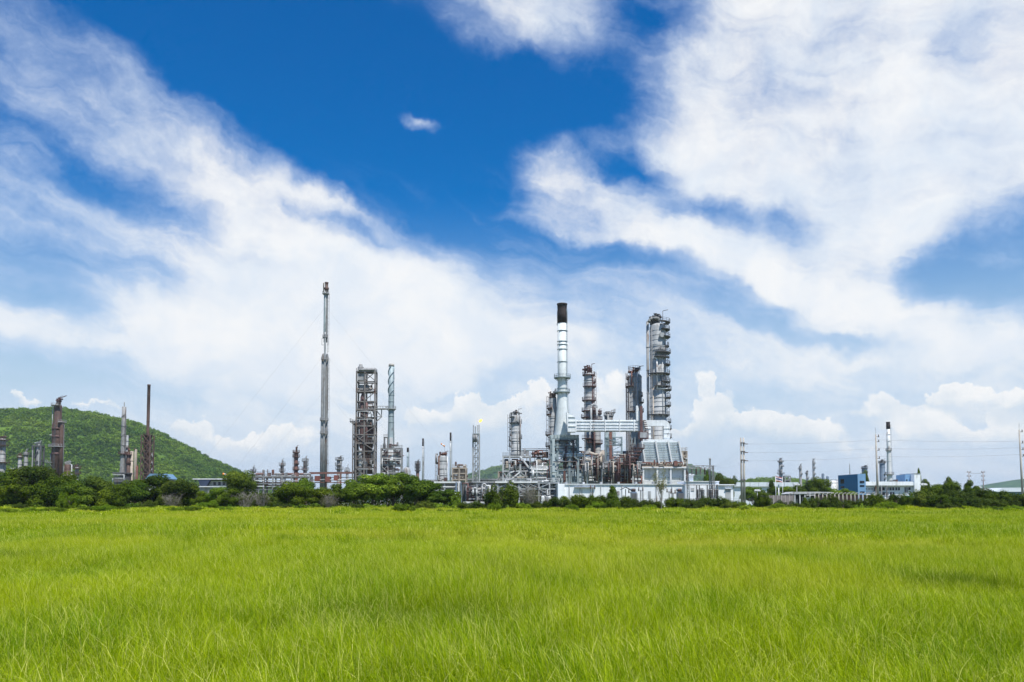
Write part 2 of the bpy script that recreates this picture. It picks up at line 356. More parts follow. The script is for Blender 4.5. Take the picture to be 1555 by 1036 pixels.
def np_mesh(name, V, Fq, mat=None, tint=None, smooth=False):
    me = bpy.data.meshes.new(name); n, m = len(V), len(Fq)
    me.vertices.add(n); me.vertices.foreach_set('co', np.ascontiguousarray(V, dtype=np.float32).ravel())
    k = Fq.shape[1]
    me.loops.add(m*k); me.loops.foreach_set('vertex_index', np.ascontiguousarray(Fq, dtype=np.int32).ravel())
    me.polygons.add(m); me.polygons.foreach_set('loop_start', np.arange(0, m*k, k, dtype=np.int32))
    if smooth: me.polygons.foreach_set('use_smooth', np.ones(m, dtype=bool))
    me.update(calc_edges=True)
    if tint is not None:
        a = me.attributes.new('tint', 'FLOAT', 'FACE'); a.data.foreach_set('value', np.ascontiguousarray(tint, dtype=np.float32))
    if mat: me.materials.append(mat)
    return me
def vnoise(x, y, seed=0):
    """smooth value noise in the plane, 0..1"""
    xi, yi = np.floor(x).astype(np.int64), np.floor(y).astype(np.int64); fx, fy = x-xi, y-yi
    fx, fy = fx*fx*(3-2*fx), fy*fy*(3-2*fy)
    def h(a, b):
        n = (a*374761393 + b*668265263 + seed*974711) & 0x7fffffff
        n = ((n ^ (n >> 13)) * 1274126177) & 0x7fffffff
        return ((n ^ (n >> 16)) & 0xffff) / 65535.0
    return (h(xi,yi)*(1-fx)+h(xi+1,yi)*fx)*(1-fy) + (h(xi,yi+1)*(1-fx)+h(xi+1,yi+1)*fx)*fy
def fbm(x, y, seed=0, oct=4):
    s, a, t = 0, 1.0, 0
    for o in range(oct): s = s + a*vnoise(x*2**o, y*2**o, seed+o); t += a; a *= .5
    return s/t

# ------------------------------------------------------------------ scattering (for what nobody could count)
def scatter(name, pts, rot, scl, idx, protos, kind='stuff'):
    me = bpy.data.meshes.new(name); me.vertices.add(len(pts)); me.vertices.foreach_set('co', np.ascontiguousarray(pts, dtype=np.float32).ravel())
    for an, ty, key, arr in (('rot','FLOAT_VECTOR','vector',rot), ('scl','FLOAT_VECTOR','vector',scl)):
        a = me.attributes.new(an, ty, 'POINT'); a.data.foreach_set(key, np.ascontiguousarray(arr, dtype=np.float32).ravel())
    a = me.attributes.new('pick', 'INT', 'POINT'); a.data.foreach_set('value', np.ascontiguousarray(idx, dtype=np.int32))
    o = bpy.data.objects.new(name, me); COL.objects.link(o); o['kind'] = kind
    pc = bpy.data.collections.new(name + '_kinds')
    for k, pm in enumerate(protos): pc.objects.link(bpy.data.objects.new('%s_kind_%02d' % (name, k), pm))
    ng = bpy.data.node_groups.new(name + '_scatter', 'GeometryNodeTree')
    ng.interface.new_socket('Geometry', in_out='INPUT', socket_type='NodeSocketGeometry'); ng.interface.new_socket('Geometry', in_out='OUTPUT', socket_type='NodeSocketGeometry')
    N, L = ng.nodes, ng.links
    gi, go = N.new('NodeGroupInput'), N.new('NodeGroupOutput')
    ci = N.new('GeometryNodeCollectionInfo'); ci.inputs[0].default_value = pc; ci.inputs[1].default_value = True; ci.inputs[2].default_value = True
    ip = N.new('GeometryNodeInstanceOnPoints'); ip.inputs['Pick Instance'].default_value = True
    def attr(nm, ty):
        n = N.new('GeometryNodeInputNamedAttribute'); n.data_type = ty; n.inputs[0].default_value = nm; return n.outputs[0]
    L.new(gi.outputs[0], ip.inputs['Points']); L.new(ci.outputs[0], ip.inputs['Instance'])
    L.new(attr('pick','INT'), ip.inputs['Instance Index']); L.new(attr('rot','FLOAT_VECTOR'), ip.inputs['Rotation']); L.new(attr('scl','FLOAT_VECTOR'), ip.inputs['Scale'])
    L.new(ip.outputs[0], go.inputs[0])
    md = o.modifiers.new('scatter', 'NODES'); md.node_group = ng
    return o

# ------------------------------------------------------------------ ground
def ground_mat():
    m, nt, out = nodes_of('soil_and_weeds'); N, L = nt.nodes, nt.links
    b = N.new('ShaderNodeBsdfPrincipled'); L.new(b.outputs[0], out.inputs[0]); b.inputs['Roughness'].default_value = .95
    g = N.new('ShaderNodeNewGeometry'); n = N.new('ShaderNodeTexNoise'); n.inputs['Scale'].default_value = .15; n.inputs['Detail'].default_value = 8; L.new(g.outputs['Position'], n.inputs[0])
    cr = N.new('ShaderNodeValToRGB'); L.new(n.outputs[0], cr.inputs[0]); e = cr.color_ramp.elements
    e[0].position = .35; e[0].color = (.060,.085,.012,1); e[1].position = .68; e[1].color = (.12,.135,.03,1); L.new(cr.outputs[0], b.inputs['Base Color'])
    return m
gx = np.array([-9000,-3000,-1000,-300,-100,0,100,300,1000,3000,9000.]); gy = np.array([-400,-100,0,50,100,200,400,1000,3000,5900.])
V = np.array([(x, y, 0) for y in gy for x in gx]); nx = len(gx)
Fq = np.array([(j*nx+i, j*nx+i+1, (j+1)*nx+i+1, (j+1)*nx+i) for j in range(len(gy)-1) for i in range(nx-1)])
o = bpy.data.objects.new('ground', np_mesh('ground', V, Fq, ground_mat())); COL.objects.link(o); o['kind'] = 'structure'

# ------------------------------------------------------------------ grass
def grass_mat():
    m, nt, out = nodes_of('tall_grass'); N, L = nt.nodes, nt.links
    g = N.new('ShaderNodeNewGeometry')
    at = N.new('ShaderNodeAttribute'); at.attribute_name = 'tint'
    def noise(stretch, det, sc=1.0):
        mp = N.new('ShaderNodeMapping'); mp.inputs[3].default_value = stretch; L.new(g.outputs['Position'], mp.inputs[0])
        n = N.new('ShaderNodeTexNoise'); n.inputs['Scale'].default_value = sc; n.inputs['Detail'].default_value = det; n.inputs['Roughness'].default_value = .55; L.new(mp.outputs[0], n.inputs[0]); return n.outputs[0]
    def mr(v, a, b, c, d):
        n = N.new('ShaderNodeMapRange'); L.new(v, n.inputs[0]); n.inputs[1].default_value = a; n.inputs[2].default_value = b; n.inputs[3].default_value = c; n.inputs[4].default_value = d; return n.outputs[0]
    def mixc(f, a, b):
        n = N.new('ShaderNodeMix'); n.data_type = 'RGBA'
        for v, s in ((f, n.inputs[0]), (a, n.inputs[6]), (b, n.inputs[7])):
            if isinstance(v, bpy.types.NodeSocket): L.new(v, s)
            else: s.default_value = v
        return n.outputs[2]
    c = mixc(mr(noise((.05,.035,0), 4), .40, .60, 0, 1), GRASS[0], GRASS[1])
    c = mixc(mr(noise((.45,.20,0), 3), .45, .66, 0, .85), c, GRASS[2])
    c = mixc(mr(noise((.021,.05,0), 4), .50, .62, 0, .85), c, GRASS[5])
    c = mixc(mr(at.outputs['Fac'], .35, 1, 0, .75), c, GRASS[3])
    c = mixc(mr(at.outputs['Fac'], 0, .3, .55, 0), c, GRASS[6])
    for hx, hy, hr in ((-1.3, 10.4, 1.7), (8.5, 15, 1.2), (-13, 21, 1.6)):      # ragged round patches mixed towards the darkest green
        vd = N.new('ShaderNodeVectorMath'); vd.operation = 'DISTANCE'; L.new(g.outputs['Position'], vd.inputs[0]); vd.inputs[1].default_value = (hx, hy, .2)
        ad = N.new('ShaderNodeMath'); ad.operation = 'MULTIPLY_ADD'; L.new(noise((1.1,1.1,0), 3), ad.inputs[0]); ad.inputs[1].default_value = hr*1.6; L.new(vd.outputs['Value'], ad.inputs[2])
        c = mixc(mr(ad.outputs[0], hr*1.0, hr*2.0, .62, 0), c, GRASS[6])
    straw = mr(at.outputs['Fac'], .90, .96, 0, .75)
    c = mixc(straw, c, GRASS[4])
    d = N.new('ShaderNodeBsdfPrincipled'); d.inputs['Roughness'].default_value = .6; d.inputs['Specular IOR Level'].default_value = .10; L.new(c, d.inputs['Base Color'])
    t = N.new('ShaderNodeBsdfTranslucent'); tm = N.new('ShaderNodeMix'); tm.data_type = 'RGBA'; tm.blend_type = 'MULTIPLY'; tm.inputs[0].default_value = 1; L.new(c, tm.inputs[6]); tm.inputs[7].default_value = (1.2,1.25,.6,1); L.new(tm.outputs[2], t.inputs[0])
    mx = N.new('ShaderNodeMixShader'); mx.inputs[0].default_value = .30; L.new(d.outputs[0], mx.inputs[1]); L.new(t.outputs[0], mx.inputs[2]); L.new(mx.outputs[0], out.inputs[0])
    return m
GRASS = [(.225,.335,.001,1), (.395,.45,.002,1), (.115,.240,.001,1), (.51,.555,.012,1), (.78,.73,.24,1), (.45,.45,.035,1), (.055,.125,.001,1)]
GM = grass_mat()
def grass_patch(name, size, n, hgt, wid, seed, lean=.95):
    r = np.random.default_rng(seed)
    nt_ = max(20, int(n/22)); tc_ = r.uniform(-size/2, size/2, (nt_, 2)); th = r.uniform(.45, 1.3, nt_); k = r.integers(0, nt_, n)      # tufts
    off = r.normal(0, size*.045, (n, 2)); x, y = (tc_[k]+off).T
    lone = r.uniform(0, 1, n) < .35; x = np.where(lone, r.uniform(-size/2, size/2, n), x); y = np.where(lone, r.uniform(-size/2, size/2, n), y)
    h = hgt * r.uniform(.5, 1.1, n) * th[k]
    az = np.where(r.uniform(0, 1, n) < .55, np.arctan2(off[:,1], off[:,0]), r.normal(R(195), 1.2, n)); bend = r.gamma(2.0, .30, n) * lean     # tufts splay, the wind leans the rest
    tall = r.uniform(0, 1, n) < .005; h = np.where(tall, hgt*r.uniform(1.05, 1.35, n), h); bend = np.where(tall, bend*.6, bend)     # seed stalks standing over the rest
    w = wid * r.uniform(.6, 1.25, n); fa = r.uniform(0, math.pi, n)
    px, py = np.cos(fa), np.sin(fa)
    ts = np.array([0, .38, .74, 1.0]); ws = np.array([.9, 1.0, .62, .08])
    V = np.zeros((n, 4, 2, 3))
    for k, (t, q) in enumerate(zip(ts, ws)):
        b = bend * t**1.9
        cx, cy, cz = x + np.sin(b)*t*h*np.cos(az), y + np.sin(b)*t*h*np.sin(az), np.cos(b*.85)*t*h
        for s, sg in enumerate((-1, 1)):
            V[:, k, s, 0] = cx + sg*px*w*q/2; V[:, k, s, 1] = cy + sg*py*w*q/2; V[:, k, s, 2] = cz
    base = np.arange(n)[:, None]*8
    Fq = np.concatenate([base + np.array([2*k, 2*k+1, 2*k+3, 2*k+2]) for k in range(3)], axis=1).reshape(-1, 4)
    tint = np.repeat(np.where(tall, .97, r.uniform(0, 1, n)), 3); tip = np.tile([0, .0, .06], n)
    return np_mesh(name, V.reshape(-1, 3), Fq, GM, np.clip(tint + tip, 0, 1))
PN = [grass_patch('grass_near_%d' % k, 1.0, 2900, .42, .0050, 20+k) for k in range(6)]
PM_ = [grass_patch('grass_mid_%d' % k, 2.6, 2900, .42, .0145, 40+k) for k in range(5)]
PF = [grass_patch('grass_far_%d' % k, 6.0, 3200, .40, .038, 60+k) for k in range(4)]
def field(d0, d1, step, jit):
    ys = np.arange(d0, d1, step); P = []
    for y in ys:
        hw = .80*y + 7; xs = np.arange(-hw, hw, step); P.append(np.stack([xs, np.full_like(xs, y)], 1))
    P = np.concatenate(P); return P + RNG.uniform(-jit, jit, P.shape)
A = field(2.6, 40, .80, .35); B = field(24, 110, 2.0, .9); C_ = field(74, 182, 4.4, 2.0)
ja, jc = RNG.uniform(25, 39, len(A)), RNG.uniform(76, 108, len(C_))           # the grades of tuft fade into one another
A = A[A[:,1] < ja]; B = B[(B[:,1] > RNG.uniform(24, 38, len(B))) & (B[:,1] < RNG.uniform(78, 110, len(B)))]; C_ = C_[C_[:,1] > jc]
P2 = np.concatenate([A, B, C_]); n = len(P2)
pick = np.concatenate([RNG.integers(0, 6, len(A)), 6 + RNG.integers(0, 5, len(B)), 11 + RNG.integers(0, 4, len(C_))])
hv = .50 + .95*fbm(P2[:,0]*.16, P2[:,1]*.10, 5, 3) + RNG.normal(0, .06, n); hv = hv*np.interp(P2[:,1], [60, 170], [1, .8])
for hx, hy, hr in ((-1.2, 10.2, 1.3), (-9, 17, 1.8), (7.5, 13, 1.2), (3, 24, 2.0)): hv = hv*(1-.42*np.exp(-((P2[:,0]-hx)**2+(P2[:,1]-hy)**2)/hr**2))     # trodden hollows
scl = np.stack([np.ones(n)*RNG.uniform(.95, 1.1, n)]*2 + [hv], 1)
tx = (fbm(P2[:,0]*.12+40, P2[:,1]*.12, 8, 3)-.5)*.55; ty = (fbm(P2[:,0]*.12, P2[:,1]*.12+70, 9, 3)-.5)*.55
rot = np.stack([tx, ty, RNG.normal(0, .6, n)], 1)
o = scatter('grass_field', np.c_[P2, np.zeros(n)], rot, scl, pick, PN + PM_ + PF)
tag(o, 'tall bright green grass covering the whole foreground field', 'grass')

# ------------------------------------------------------------------ leaves, crowns, trunks
def leaf_quads(c, nrm, size, r, aspect=.62):
    n = len(c); t = r.normal(0, 1, (n, 3)); t -= nrm*np.sum(t*nrm, 1, keepdims=True); t /= np.linalg.norm(t, axis=1, keepdims=True) + 1e-9
    b = np.cross(nrm, t); s = size[:, None]
    V = np.stack([c - t*s, c - b*s*aspect, c + t*s, c + b*s*aspect], 1)
    return V.reshape(-1, 3), np.arange(4*n).reshape(-1, 4)
def unitv(r, n): v = r.normal(0, 1, (n, 3)); return v/np.linalg.norm(v, axis=1, keepdims=True)
def crown_pts(kind, r, H, W, nleaf):
    """leaf centres, normals for a crown of height H, half width W standing at the origin"""
    if kind == 'round':          # cauliflower lobes
        L = 26; lc = unitv(r, L)*np.array([W*.66, W*.6, H*.30])*r.uniform(.55, 1.0, (L, 1)) + np.array([0, 0, H*.58]); lr = r.uniform(.20, .34, L)*W
        lc[:, 2] = np.maximum(lc[:, 2], H*.2)
    elif kind == 'spread':       # layered, loose, flat-topped sprays
        L = 22; a = r.uniform(0, 2*math.pi, L); q = np.sqrt(r.uniform(.02, 1, L)); lc = np.stack([np.cos(a)*q*W*.8, np.sin(a)*q*W*.75, H*(.16 + .74*r.uniform(0, 1, L)*(1-.40*q))], 1); lr = r.uniform(.26, .44, L)*W
    elif kind == 'bush':         # foliage down to the ground
        L = 44; a = r.uniform(0, 6.28, L); q = np.sqrt(r.uniform(0, 1, L))*.85; lc = np.stack([np.cos(a)*q*W, np.sin(a)*q*W, H*(.12 + .62*r.uniform(0, 1, L)**.7*(1-.55*q*q))], 1); lr = r.uniform(.12, .24, L)*W
    elif kind == 'cone':
        L = 24; z = np.linspace(.08, .95, L); a = r.uniform(0, 6.28, L); q = (1-z)*.75+.05; lc = np.stack([np.cos(a)*q*W*.7, np.sin(a)*q*W*.7, z*H], 1); lr = W*(.18+.32*(1-z))
    else:                        # 'sparse' sapling
        L = 16; lc = unitv(r, L)*np.array([W*.7, W*.6, H*.24])*r.uniform(.4, 1, (L, 1)) + np.array([0, 0, H*.72]); lr = r.uniform(.22, .34, L)*W
    w = lr**2/np.sum(lr**2); k = r.choice(L, nleaf, p=w)
    u = unitv(r, nleaf); flat = np.array([1, 1, .70 if kind == 'spread' else 1.9 if kind == 'bush' else .85])
    rad = lr[k]*(r.uniform(.30, 1.0, nleaf)**.33)*r.uniform(.88, 1.14, nleaf)
    c = lc[k] + u*flat*rad[:, None]
    c[:, 2] = np.abs(c[:, 2])
    nn = u*1.3 + r.normal(0, .36, (nleaf, 3)) + np.array([0, 0, .35]); nn /= np.linalg.norm(nn, axis=1, keepdims=True)
    return c, nn, lc
def trunk_mb(H, W, r, tips, n_limb=7, rad=None, fork=.3):
    mb = MB(); rad = rad or H*.022
    def limb(p0, p1, r0, r1, seg=4):
        pts = [Vector(p0).lerp(Vector(p1), k/seg) + Vector(r.normal(0, .02*H, 3))*(0 if k in (0,) else 1) for k in range(seg+1)]
        for k in range(seg): mb.cyl(pts[k], pts[k+1], r0+(r1-r0)*k/seg, r0+(r1-r0)*(k+1)/seg, 7, False)
        return pts
    st = limb((0,0,-.15), (r.normal(0,.04)*H, r.normal(0,.04)*H, H*.62), rad, rad*.45, 5)
    for k in range(n_limb):
        t = tips[k % len(tips)]; base = st[1 + k % 4]
        pts = limb(base, Vector(t), rad*.5, rad*.12, 3)
        for _ in range(2): limb(pts[2], pts[2]+Vector(r.normal(0, .09*H, 3))+Vector((0,0,.05*H)), rad*.2, rad*.06, 2)
    return mb
LM = dict(
 dark=leafy('dark_tree_leaves', (.026,.056,.004), (.115,.160,.008), (.25,.30,.02)),
 fresh=leafy('fresh_tree_leaves', (.036,.080,.008), (.145,.215,.016), (.28,.35,.035)),
 olive=leafy('olive_bush_leaves', (.030,.058,.007), (.100,.135,.015), (.19,.22,.03)),
 bright=leafy('bright_weed_leaves', (.08,.16,.008), (.21,.29,.014), (.32,.38,.02)),
 weed=leafy('rank_weed_leaves', (.045,.095,.008), (.15,.22,.014), (.24,.30,.02), .28, .06),
 yellow=leafy('yellowish_sapling_leaves', (.16,.16,.05), (.27,.26,.10), None),
 dry=leafy('dry_grey_twig_leaves', (.075,.082,.035), (.16,.155,.085), None, .15),
 hill=leafy('hill_tree_leaves', (.046,.115,.012), (.185,.275,.026), (.30,.37,.035), .3, .009, .7, .22),
)
TREES = {}
def proto(kind, leafmat, v, H=9.0, W=4.5, nleaf=11000, lsize=.22):
    if kind == 'sparse': nleaf, lsize = 1300, .17
    k = (kind, leafmat, v)
    if k not in TREES:
        r = np.random.default_rng(sum(map(ord, kind))*7 + sum(map(ord, leafmat)) + v*131)
        c, nn, lc = crown_pts(kind, r, H, W, nleaf)
        f = np.array([W/np.percentile(np.abs(c[:,0]), 98.5), W/np.percentile(np.abs(c[:,0]), 98.5), H/np.percentile(c[:,2], 99)]); c, lc = c*f, lc*f
        V, Fq = leaf_quads(c, nn, lsize*r.uniform(.6, 1.3, nleaf), r)
        cm = np_mesh('crown', V, Fq, LM[leafmat], r.uniform(0, 1, nleaf))
        order = np.argsort(-lc[:, 2]); tb = trunk_mb(H, W, r, lc[order], 9 if kind != 'sparse' else 14)
        tm = tb.mesh('trunk'); tm.materials.append(M['barkgrey' if leafmat in ('dry', 'yellow') else 'bark'])
        TREES[k] = (cm, tm, H, W)
    return TREES[k]
def twig_proto(v, H=5.0, W=2.6):
    """leafless grey thicket: many thin forking stems and a haze of dry twigs"""
    k = ('twig', v)
    if k not in TREES:
        r = np.random.default_rng(900+v); mb = MB()
        for s in range(26):
            a = r.uniform(0, 6.28); q = r.uniform(.2, 1)*W; p = [Vector((math.cos(a)*q*.25, math.sin(a)*q*.25, 0))]
            top = Vector((math.cos(a)*q, math.sin(a)*q*.8, H*r.uniform(.55, 1)))
            for j in range(1, 5): p.append(p[0].lerp(top, j/4) + Vector(r.normal(0, .14, 3)))
            for j in range(4): mb.cyl(p[j], p[j+1], .06-.011*j, .06-.011*(j+1), 5, False)
            for j in range(2, 5):
                for _ in range(4): mb.cyl(p[j], p[j]+Vector(r.normal(0, .5, 3))+Vector((0,0,.35)), .024, .008, 4, False)
        tm = mb.mesh('trunk'); tm.materials.append(M['barkgrey'])
        n = 2000; c = unitv(r, n)*np.array([W, W*.8, H*.42])*r.uniform(.4, 1, (n,1)) + np.array([0,0,H*.55])
        V, Fq = leaf_quads(c, unitv(r, n), .13*r.uniform(.6,1.3,n), r, .25)
        TREES[k] = (np_mesh('crown', V, Fq, LM['dry'], r.uniform(0,1,n)), tm, H, W)
    return TREES[k]
PLANTS = []
def plant(kind, leafmat, v, px, ytop, wpx, D, name, cat, desc):
    cm, tm, H, W = twig_proto(v) if kind == 'twig' else proto(kind, leafmat, v)
    D = D*.87 if 160 < D < 210 else D*.9 if D < 132 else D
    h = max(.45, zrow(ytop, D)); X = xcol(px, D); hw = tpar(742, D)*wpx/2
    o = bpy.data.objects.new(name, None); COL.objects.link(o); o.location = (X, D, 0)
    sx = hw/(W*.98); o.scale = (sx, sx, h/(H*.97)); o.rotation_euler = (0, 0, 0)
    rz = random.uniform(0, 6.28)
    for nm, me in (('crown', cm), ('trunk', tm)):
        c = bpy.data.objects.new(nm, me); COL.objects.link(c); c.parent = o; c.rotation_euler = (0, 0, rz)
    o['category'] = cat; PLANTS.append((o, px, desc, cat))
    return o

# ------------------------------------------------------------------ hills
def hill(name, D, prof, depth, rough, mat, step, seed, ext=0):
    """a rounded ridge: prof is the skyline (px,row) seen from the field, depth the half width away from us"""
    ps = np.array(prof, float); xs_ = np.array([xcol(p, D) for p in ps[:,0]]); zs_ = np.array([max(0, zrow(r_, D)) for r_ in ps[:,1]])
    X = np.arange(xs_[0], xs_[-1]+step, step); Y = np.arange(-depth, depth+step, step)
    z0 = np.interp(X, xs_, zs_); k = max(1, int(40/step)); z0 = np.convolve(np.pad(z0, k, 'edge'), np.ones(2*k+1)/(2*k+1), 'valid')
    GX, GY = np.meshgrid(X, Y); fall = np.cos(np.clip(np.abs(GY)/depth, 0, 1)*math.pi/2)**1.25
    Z = z0[None, :]*fall
    Z = Z*(1 + rough*(fbm(GX/180+seed, GY/180, seed, 4)-.5)*(1-fall*.85)) + rough*9*(fbm(GX/60, GY/60+3, seed+9, 3)-.5)*(Z > 3)
    Z[0, :] = Z[-1, :] = -1;
    nx_, ny_ = len(X), len(Y); V = np.stack([GX, GY + D, Z], 2).reshape(-1, 3)
    i, j = np.meshgrid(np.arange(nx_-1), np.arange(ny_-1)); b = (j*nx_+i).ravel()
    Fq = np.stack([b, b+1, b+nx_+1, b+nx_], 1)
    o = bpy.data.objects.new(name, np_mesh(name, V, Fq, mat, None, True)); COL.objects.link(o); o['kind'] = 'structure'
    return X, Y + D, Z
def hill_mat(name, c1, c2, c3, sc):
    m, nt, out = nodes_of(name); N, L = nt.nodes, nt.links
    b = N.new('ShaderNodeBsdfPrincipled'); L.new(b.outputs[0], out.inputs[0]); b.inputs['Roughness'].default_value = .95; b.inputs['Specular IOR Level'].default_value = .1
    g = N.new('ShaderNodeNewGeometry'); n = N.new('ShaderNodeTexNoise'); n.inputs['Scale'].default_value = sc; n.inputs['Detail'].default_value = 10; n.inputs['Roughness'].default_value = .65; L.new(g.outputs['Position'], n.inputs[0])
    cr = N.new('ShaderNodeValToRGB'); L.new(n.outputs[0], cr.inputs[0]); e = cr.color_ramp.elements
    e[0].position = .34; e[0].color = (*c1,1); e[1].position = .66; e[1].color = (*c3,1); x = cr.color_ramp.elements.new(.5); x.color = (*c2,1)
    L.new(cr.outputs[0], b.inputs['Base Color']); bp = N.new('ShaderNodeBump'); bp.inputs['Strength'].default_value = .9; bp.inputs['Distance'].default_value = 4; L.new(n.outputs[0], bp.inputs['Height']); L.new(bp.outputs[0], b.inputs['Normal'])
    return m
HG = hill_mat('wooded_hillside', (.045,.095,.014), (.085,.15,.02), (.13,.20,.03), .03)
X, Y, Z = hill('hill', 1500, [(-420,775),(-300,735),(-180,690),(-80,652),(0,634),(50,627),(100,626),(145,631),(185,642),(215,655),(250,672),(300,697),(340,717),(380,738),(420,765)], 420, .55, HG, 12, 3)
cr_ = []
r_ = np.random.default_rng(5)
for k in range(5):
    c, nn, lc = crown_pts('bush', r_, 9, 6.0, 260); V, Fq = leaf_quads(c, nn, .95*r_.uniform(.6,1.3,260), r_); cr_.append(np_mesh('hill_crown_%d' % k, V, Fq, LM['hill'], r_.uniform(0,1,260)))
def forest(name, X, Y, Z, n, protos, smin, smax, front, label, cat, lim=.33):
    x = r_.uniform(X[0], X[-1], n); y = r_.uniform(Y[0], Y[0]+(Y[-1]-Y[0])*front, n)
    ix = np.clip(((x-X[0])/(X[1]-X[0])).astype(int), 0, len(X)-2); iy = np.clip(((y-Y[0])/(Y[1]-Y[0])).astype(int), 0, len(Y)-2)
    fx, fy = (x-X[ix])/(X[1]-X[0]), (y-Y[iy])/(Y[1]-Y[0])
    z = (Z[iy,ix]*(1-fx)+Z[iy,ix+1]*fx)*(1-fy)+(Z[iy+1,ix]*(1-fx)+Z[iy+1,ix+1]*fx)*fy
    dens = fbm(x/55, y/90, 31, 3); keep = (z > 1.5) & (dens + r_.uniform(-.3,.3,n) > lim); x, y, z = x[keep], y[keep], z[keep]; m = len(x)
    s = r_.uniform(smin, smax, m)*(.6+.8*fbm(x/40+7, y/60, 44, 2)); 
    o = scatter(name, np.c_[x, y, z-.8], np.c_[np.zeros(m), np.zeros(m), r_.uniform(0,6.28,m)], np.c_[s, s, s*r_.uniform(.7,1.15,m)], r_.integers(0, len(protos), m), protos)
    tag(o, label, cat)
forest('hill_forest', X, Y, Z, 19000, cr_, .38, 1.4, .62, 'dense green scrub forest covering the big rounded hill', 'forest')
HF = hill_mat('distant_wooded_hillside', (.022,.058,.016), (.045,.095,.022), (.075,.13,.03), .012)
X, Y, Z = hill('distant_hill', 3900, [(560,765),(600,745),(640,740),(690,734),(720,722),(745,713),(775,707),(820,704),(870,708),(930,714),(990,709),(1030,707),(1060,715),(1090,727),(1115,737),(1135,765)], 640, .6, HF, 24, 12)
forest('distant_hill_forest', X, Y, Z, 6000, cr_, 1.2, 2.2, .55, 'dark forest on the distant hill behind the main unit', 'forest', .25)
X, Y, Z = hill('low_wooded_ridge', 1700, [(1095,768),(1112,742),(1122,738),(1128,733),(1145,731),(1180,730),(1215,731),(1240,738),(1270,768)], 130, .9, HF, 7, 17)
forest('ridge_forest', X, Y, Z, 1500, cr_, .8, 1.5, .6, 'dark trees on the low ridge right of the twin poles', 'forest', .2)
hill('far_mountain', 4700, [(1440,764),(1480,748),(1505,738),(1530,732),(1555,728),(1600,722),(1680,716),(1780,722),(1880,764)], 800, .4, HF, 35, 23)

# ------------------------------------------------------------------ refinery parts
def rail_ring(par, cx, cy, z, r, a0, a1, mat, h=1.15, t=.09):
    mb = MB(); n = max(3, int(abs(a1-a0)/22)); pr = None
    for k in range(n+1):
        a = R(a0+(a1-a0)*k/n); p = (cx+r*math.cos(a), cy+r*math.sin(a))
        mb.bar((*p, z), (*p, z+h), t)
        if pr:
            for q in (h, h*.5): mb.bar((*pr, z+q), (*p, z+q), t)
        pr = p
    return mb.build('railing', mat, par)
def platform(par, cx, cy, z, ri, ro, a0, a1, mat, rail=None, t=.30):
    mb = MB().sector(cx, cy, z-t, ri, ro, a0, a1, t)
    n = max(2, int(abs(a1-a0)/45))
    for k in range(n+1):
        a = R(a0+(a1-a0)*(k+.001)/(n+.002)); c, s = math.cos(a), math.sin(a)
        mb.bar((cx+ri*c, cy+ri*s, z-t-(ro-ri)*.7), (cx+(ro-.15)*c, cy+(ro-.15)*s, z-t), .16)
    o = mb.build('platform', mat, par); rail_ring(o, cx, cy, z, ro-.08, a0, a1, rail or mat); return o
def ladder(par, x, y, z0, z1, mat, cage=True, ang=-90):
    mb = MB(); c, s = math.cos(R(ang+90)), math.sin(R(ang+90)); w = .3
    for q in (-w, w): mb.bar((x+c*q, y+s*q, z0), (x+c*q, y+s*q, z1), .09)
    z = z0
    while z < z1: mb.bar((x-c*w, y-s*w, z), (x+c*w, y+s*w, z), .05); z += .9
    if cage:
        ox, oy = math.cos(R(ang))*.7, math.sin(R(ang))*.7
        for q in (-w*1.2, 0, w*1.2): mb.bar((x+c*q+ox, y+s*q+oy, z0+2), (x+c*q+ox, y+s*q+oy, z1), .05)
        z = z0+2
        while z < z1: mb.sector(x+ox*.3, y+oy*.3, z, .42, .5, ang-110, ang+110, .08, 10); z += 1.8
    return mb.build('ladder', mat, par)
def nozzle_head(par, cx, cy, z, r, hm, mat, n=7, seed=1, davit=True):
    rr = random.Random(seed)
    for k in range(n):
        a = rr.uniform(0, 6.28); q = rr.uniform(.1, .85)*r; h = hm*rr.uniform(.45, 1); x, y = cx+math.cos(a)*q, cy+math.sin(a)*q; d = rr.uniform(.10, .20)*min(r, 3)
        mb = MB().cyl((x,y,z-.3), (x,y,z+h), d, d, 9); mb.cyl((x,y,z+h*.55), (x,y,z+h*.55+.18), d*1.8, d*1.8, 10).cyl((x,y,z+h-.2), (x,y,z+h), d*1.6, d*1.6, 10)
        if k % 2: mb.cyl((x,y,z+h*.75), (x+math.cos(a)*.9, y+math.sin(a)*.9, z+h*.75), d*.9, d*.9, 8).ball((x+math.cos(a)*.9, y+math.sin(a)*.9, z+h*.75), d*1.3, 8)
        mb.build('relief_valve', mat, par)
    if davit:
        MB().tube([(cx+r*.6, cy-r*.3, z-.2), (cx+r*.6, cy-r*.3, z+hm*1.05), (cx+r*1.25, cy-r*.3, z+hm*1.15)], .12, 7).build('davit', mat, par)
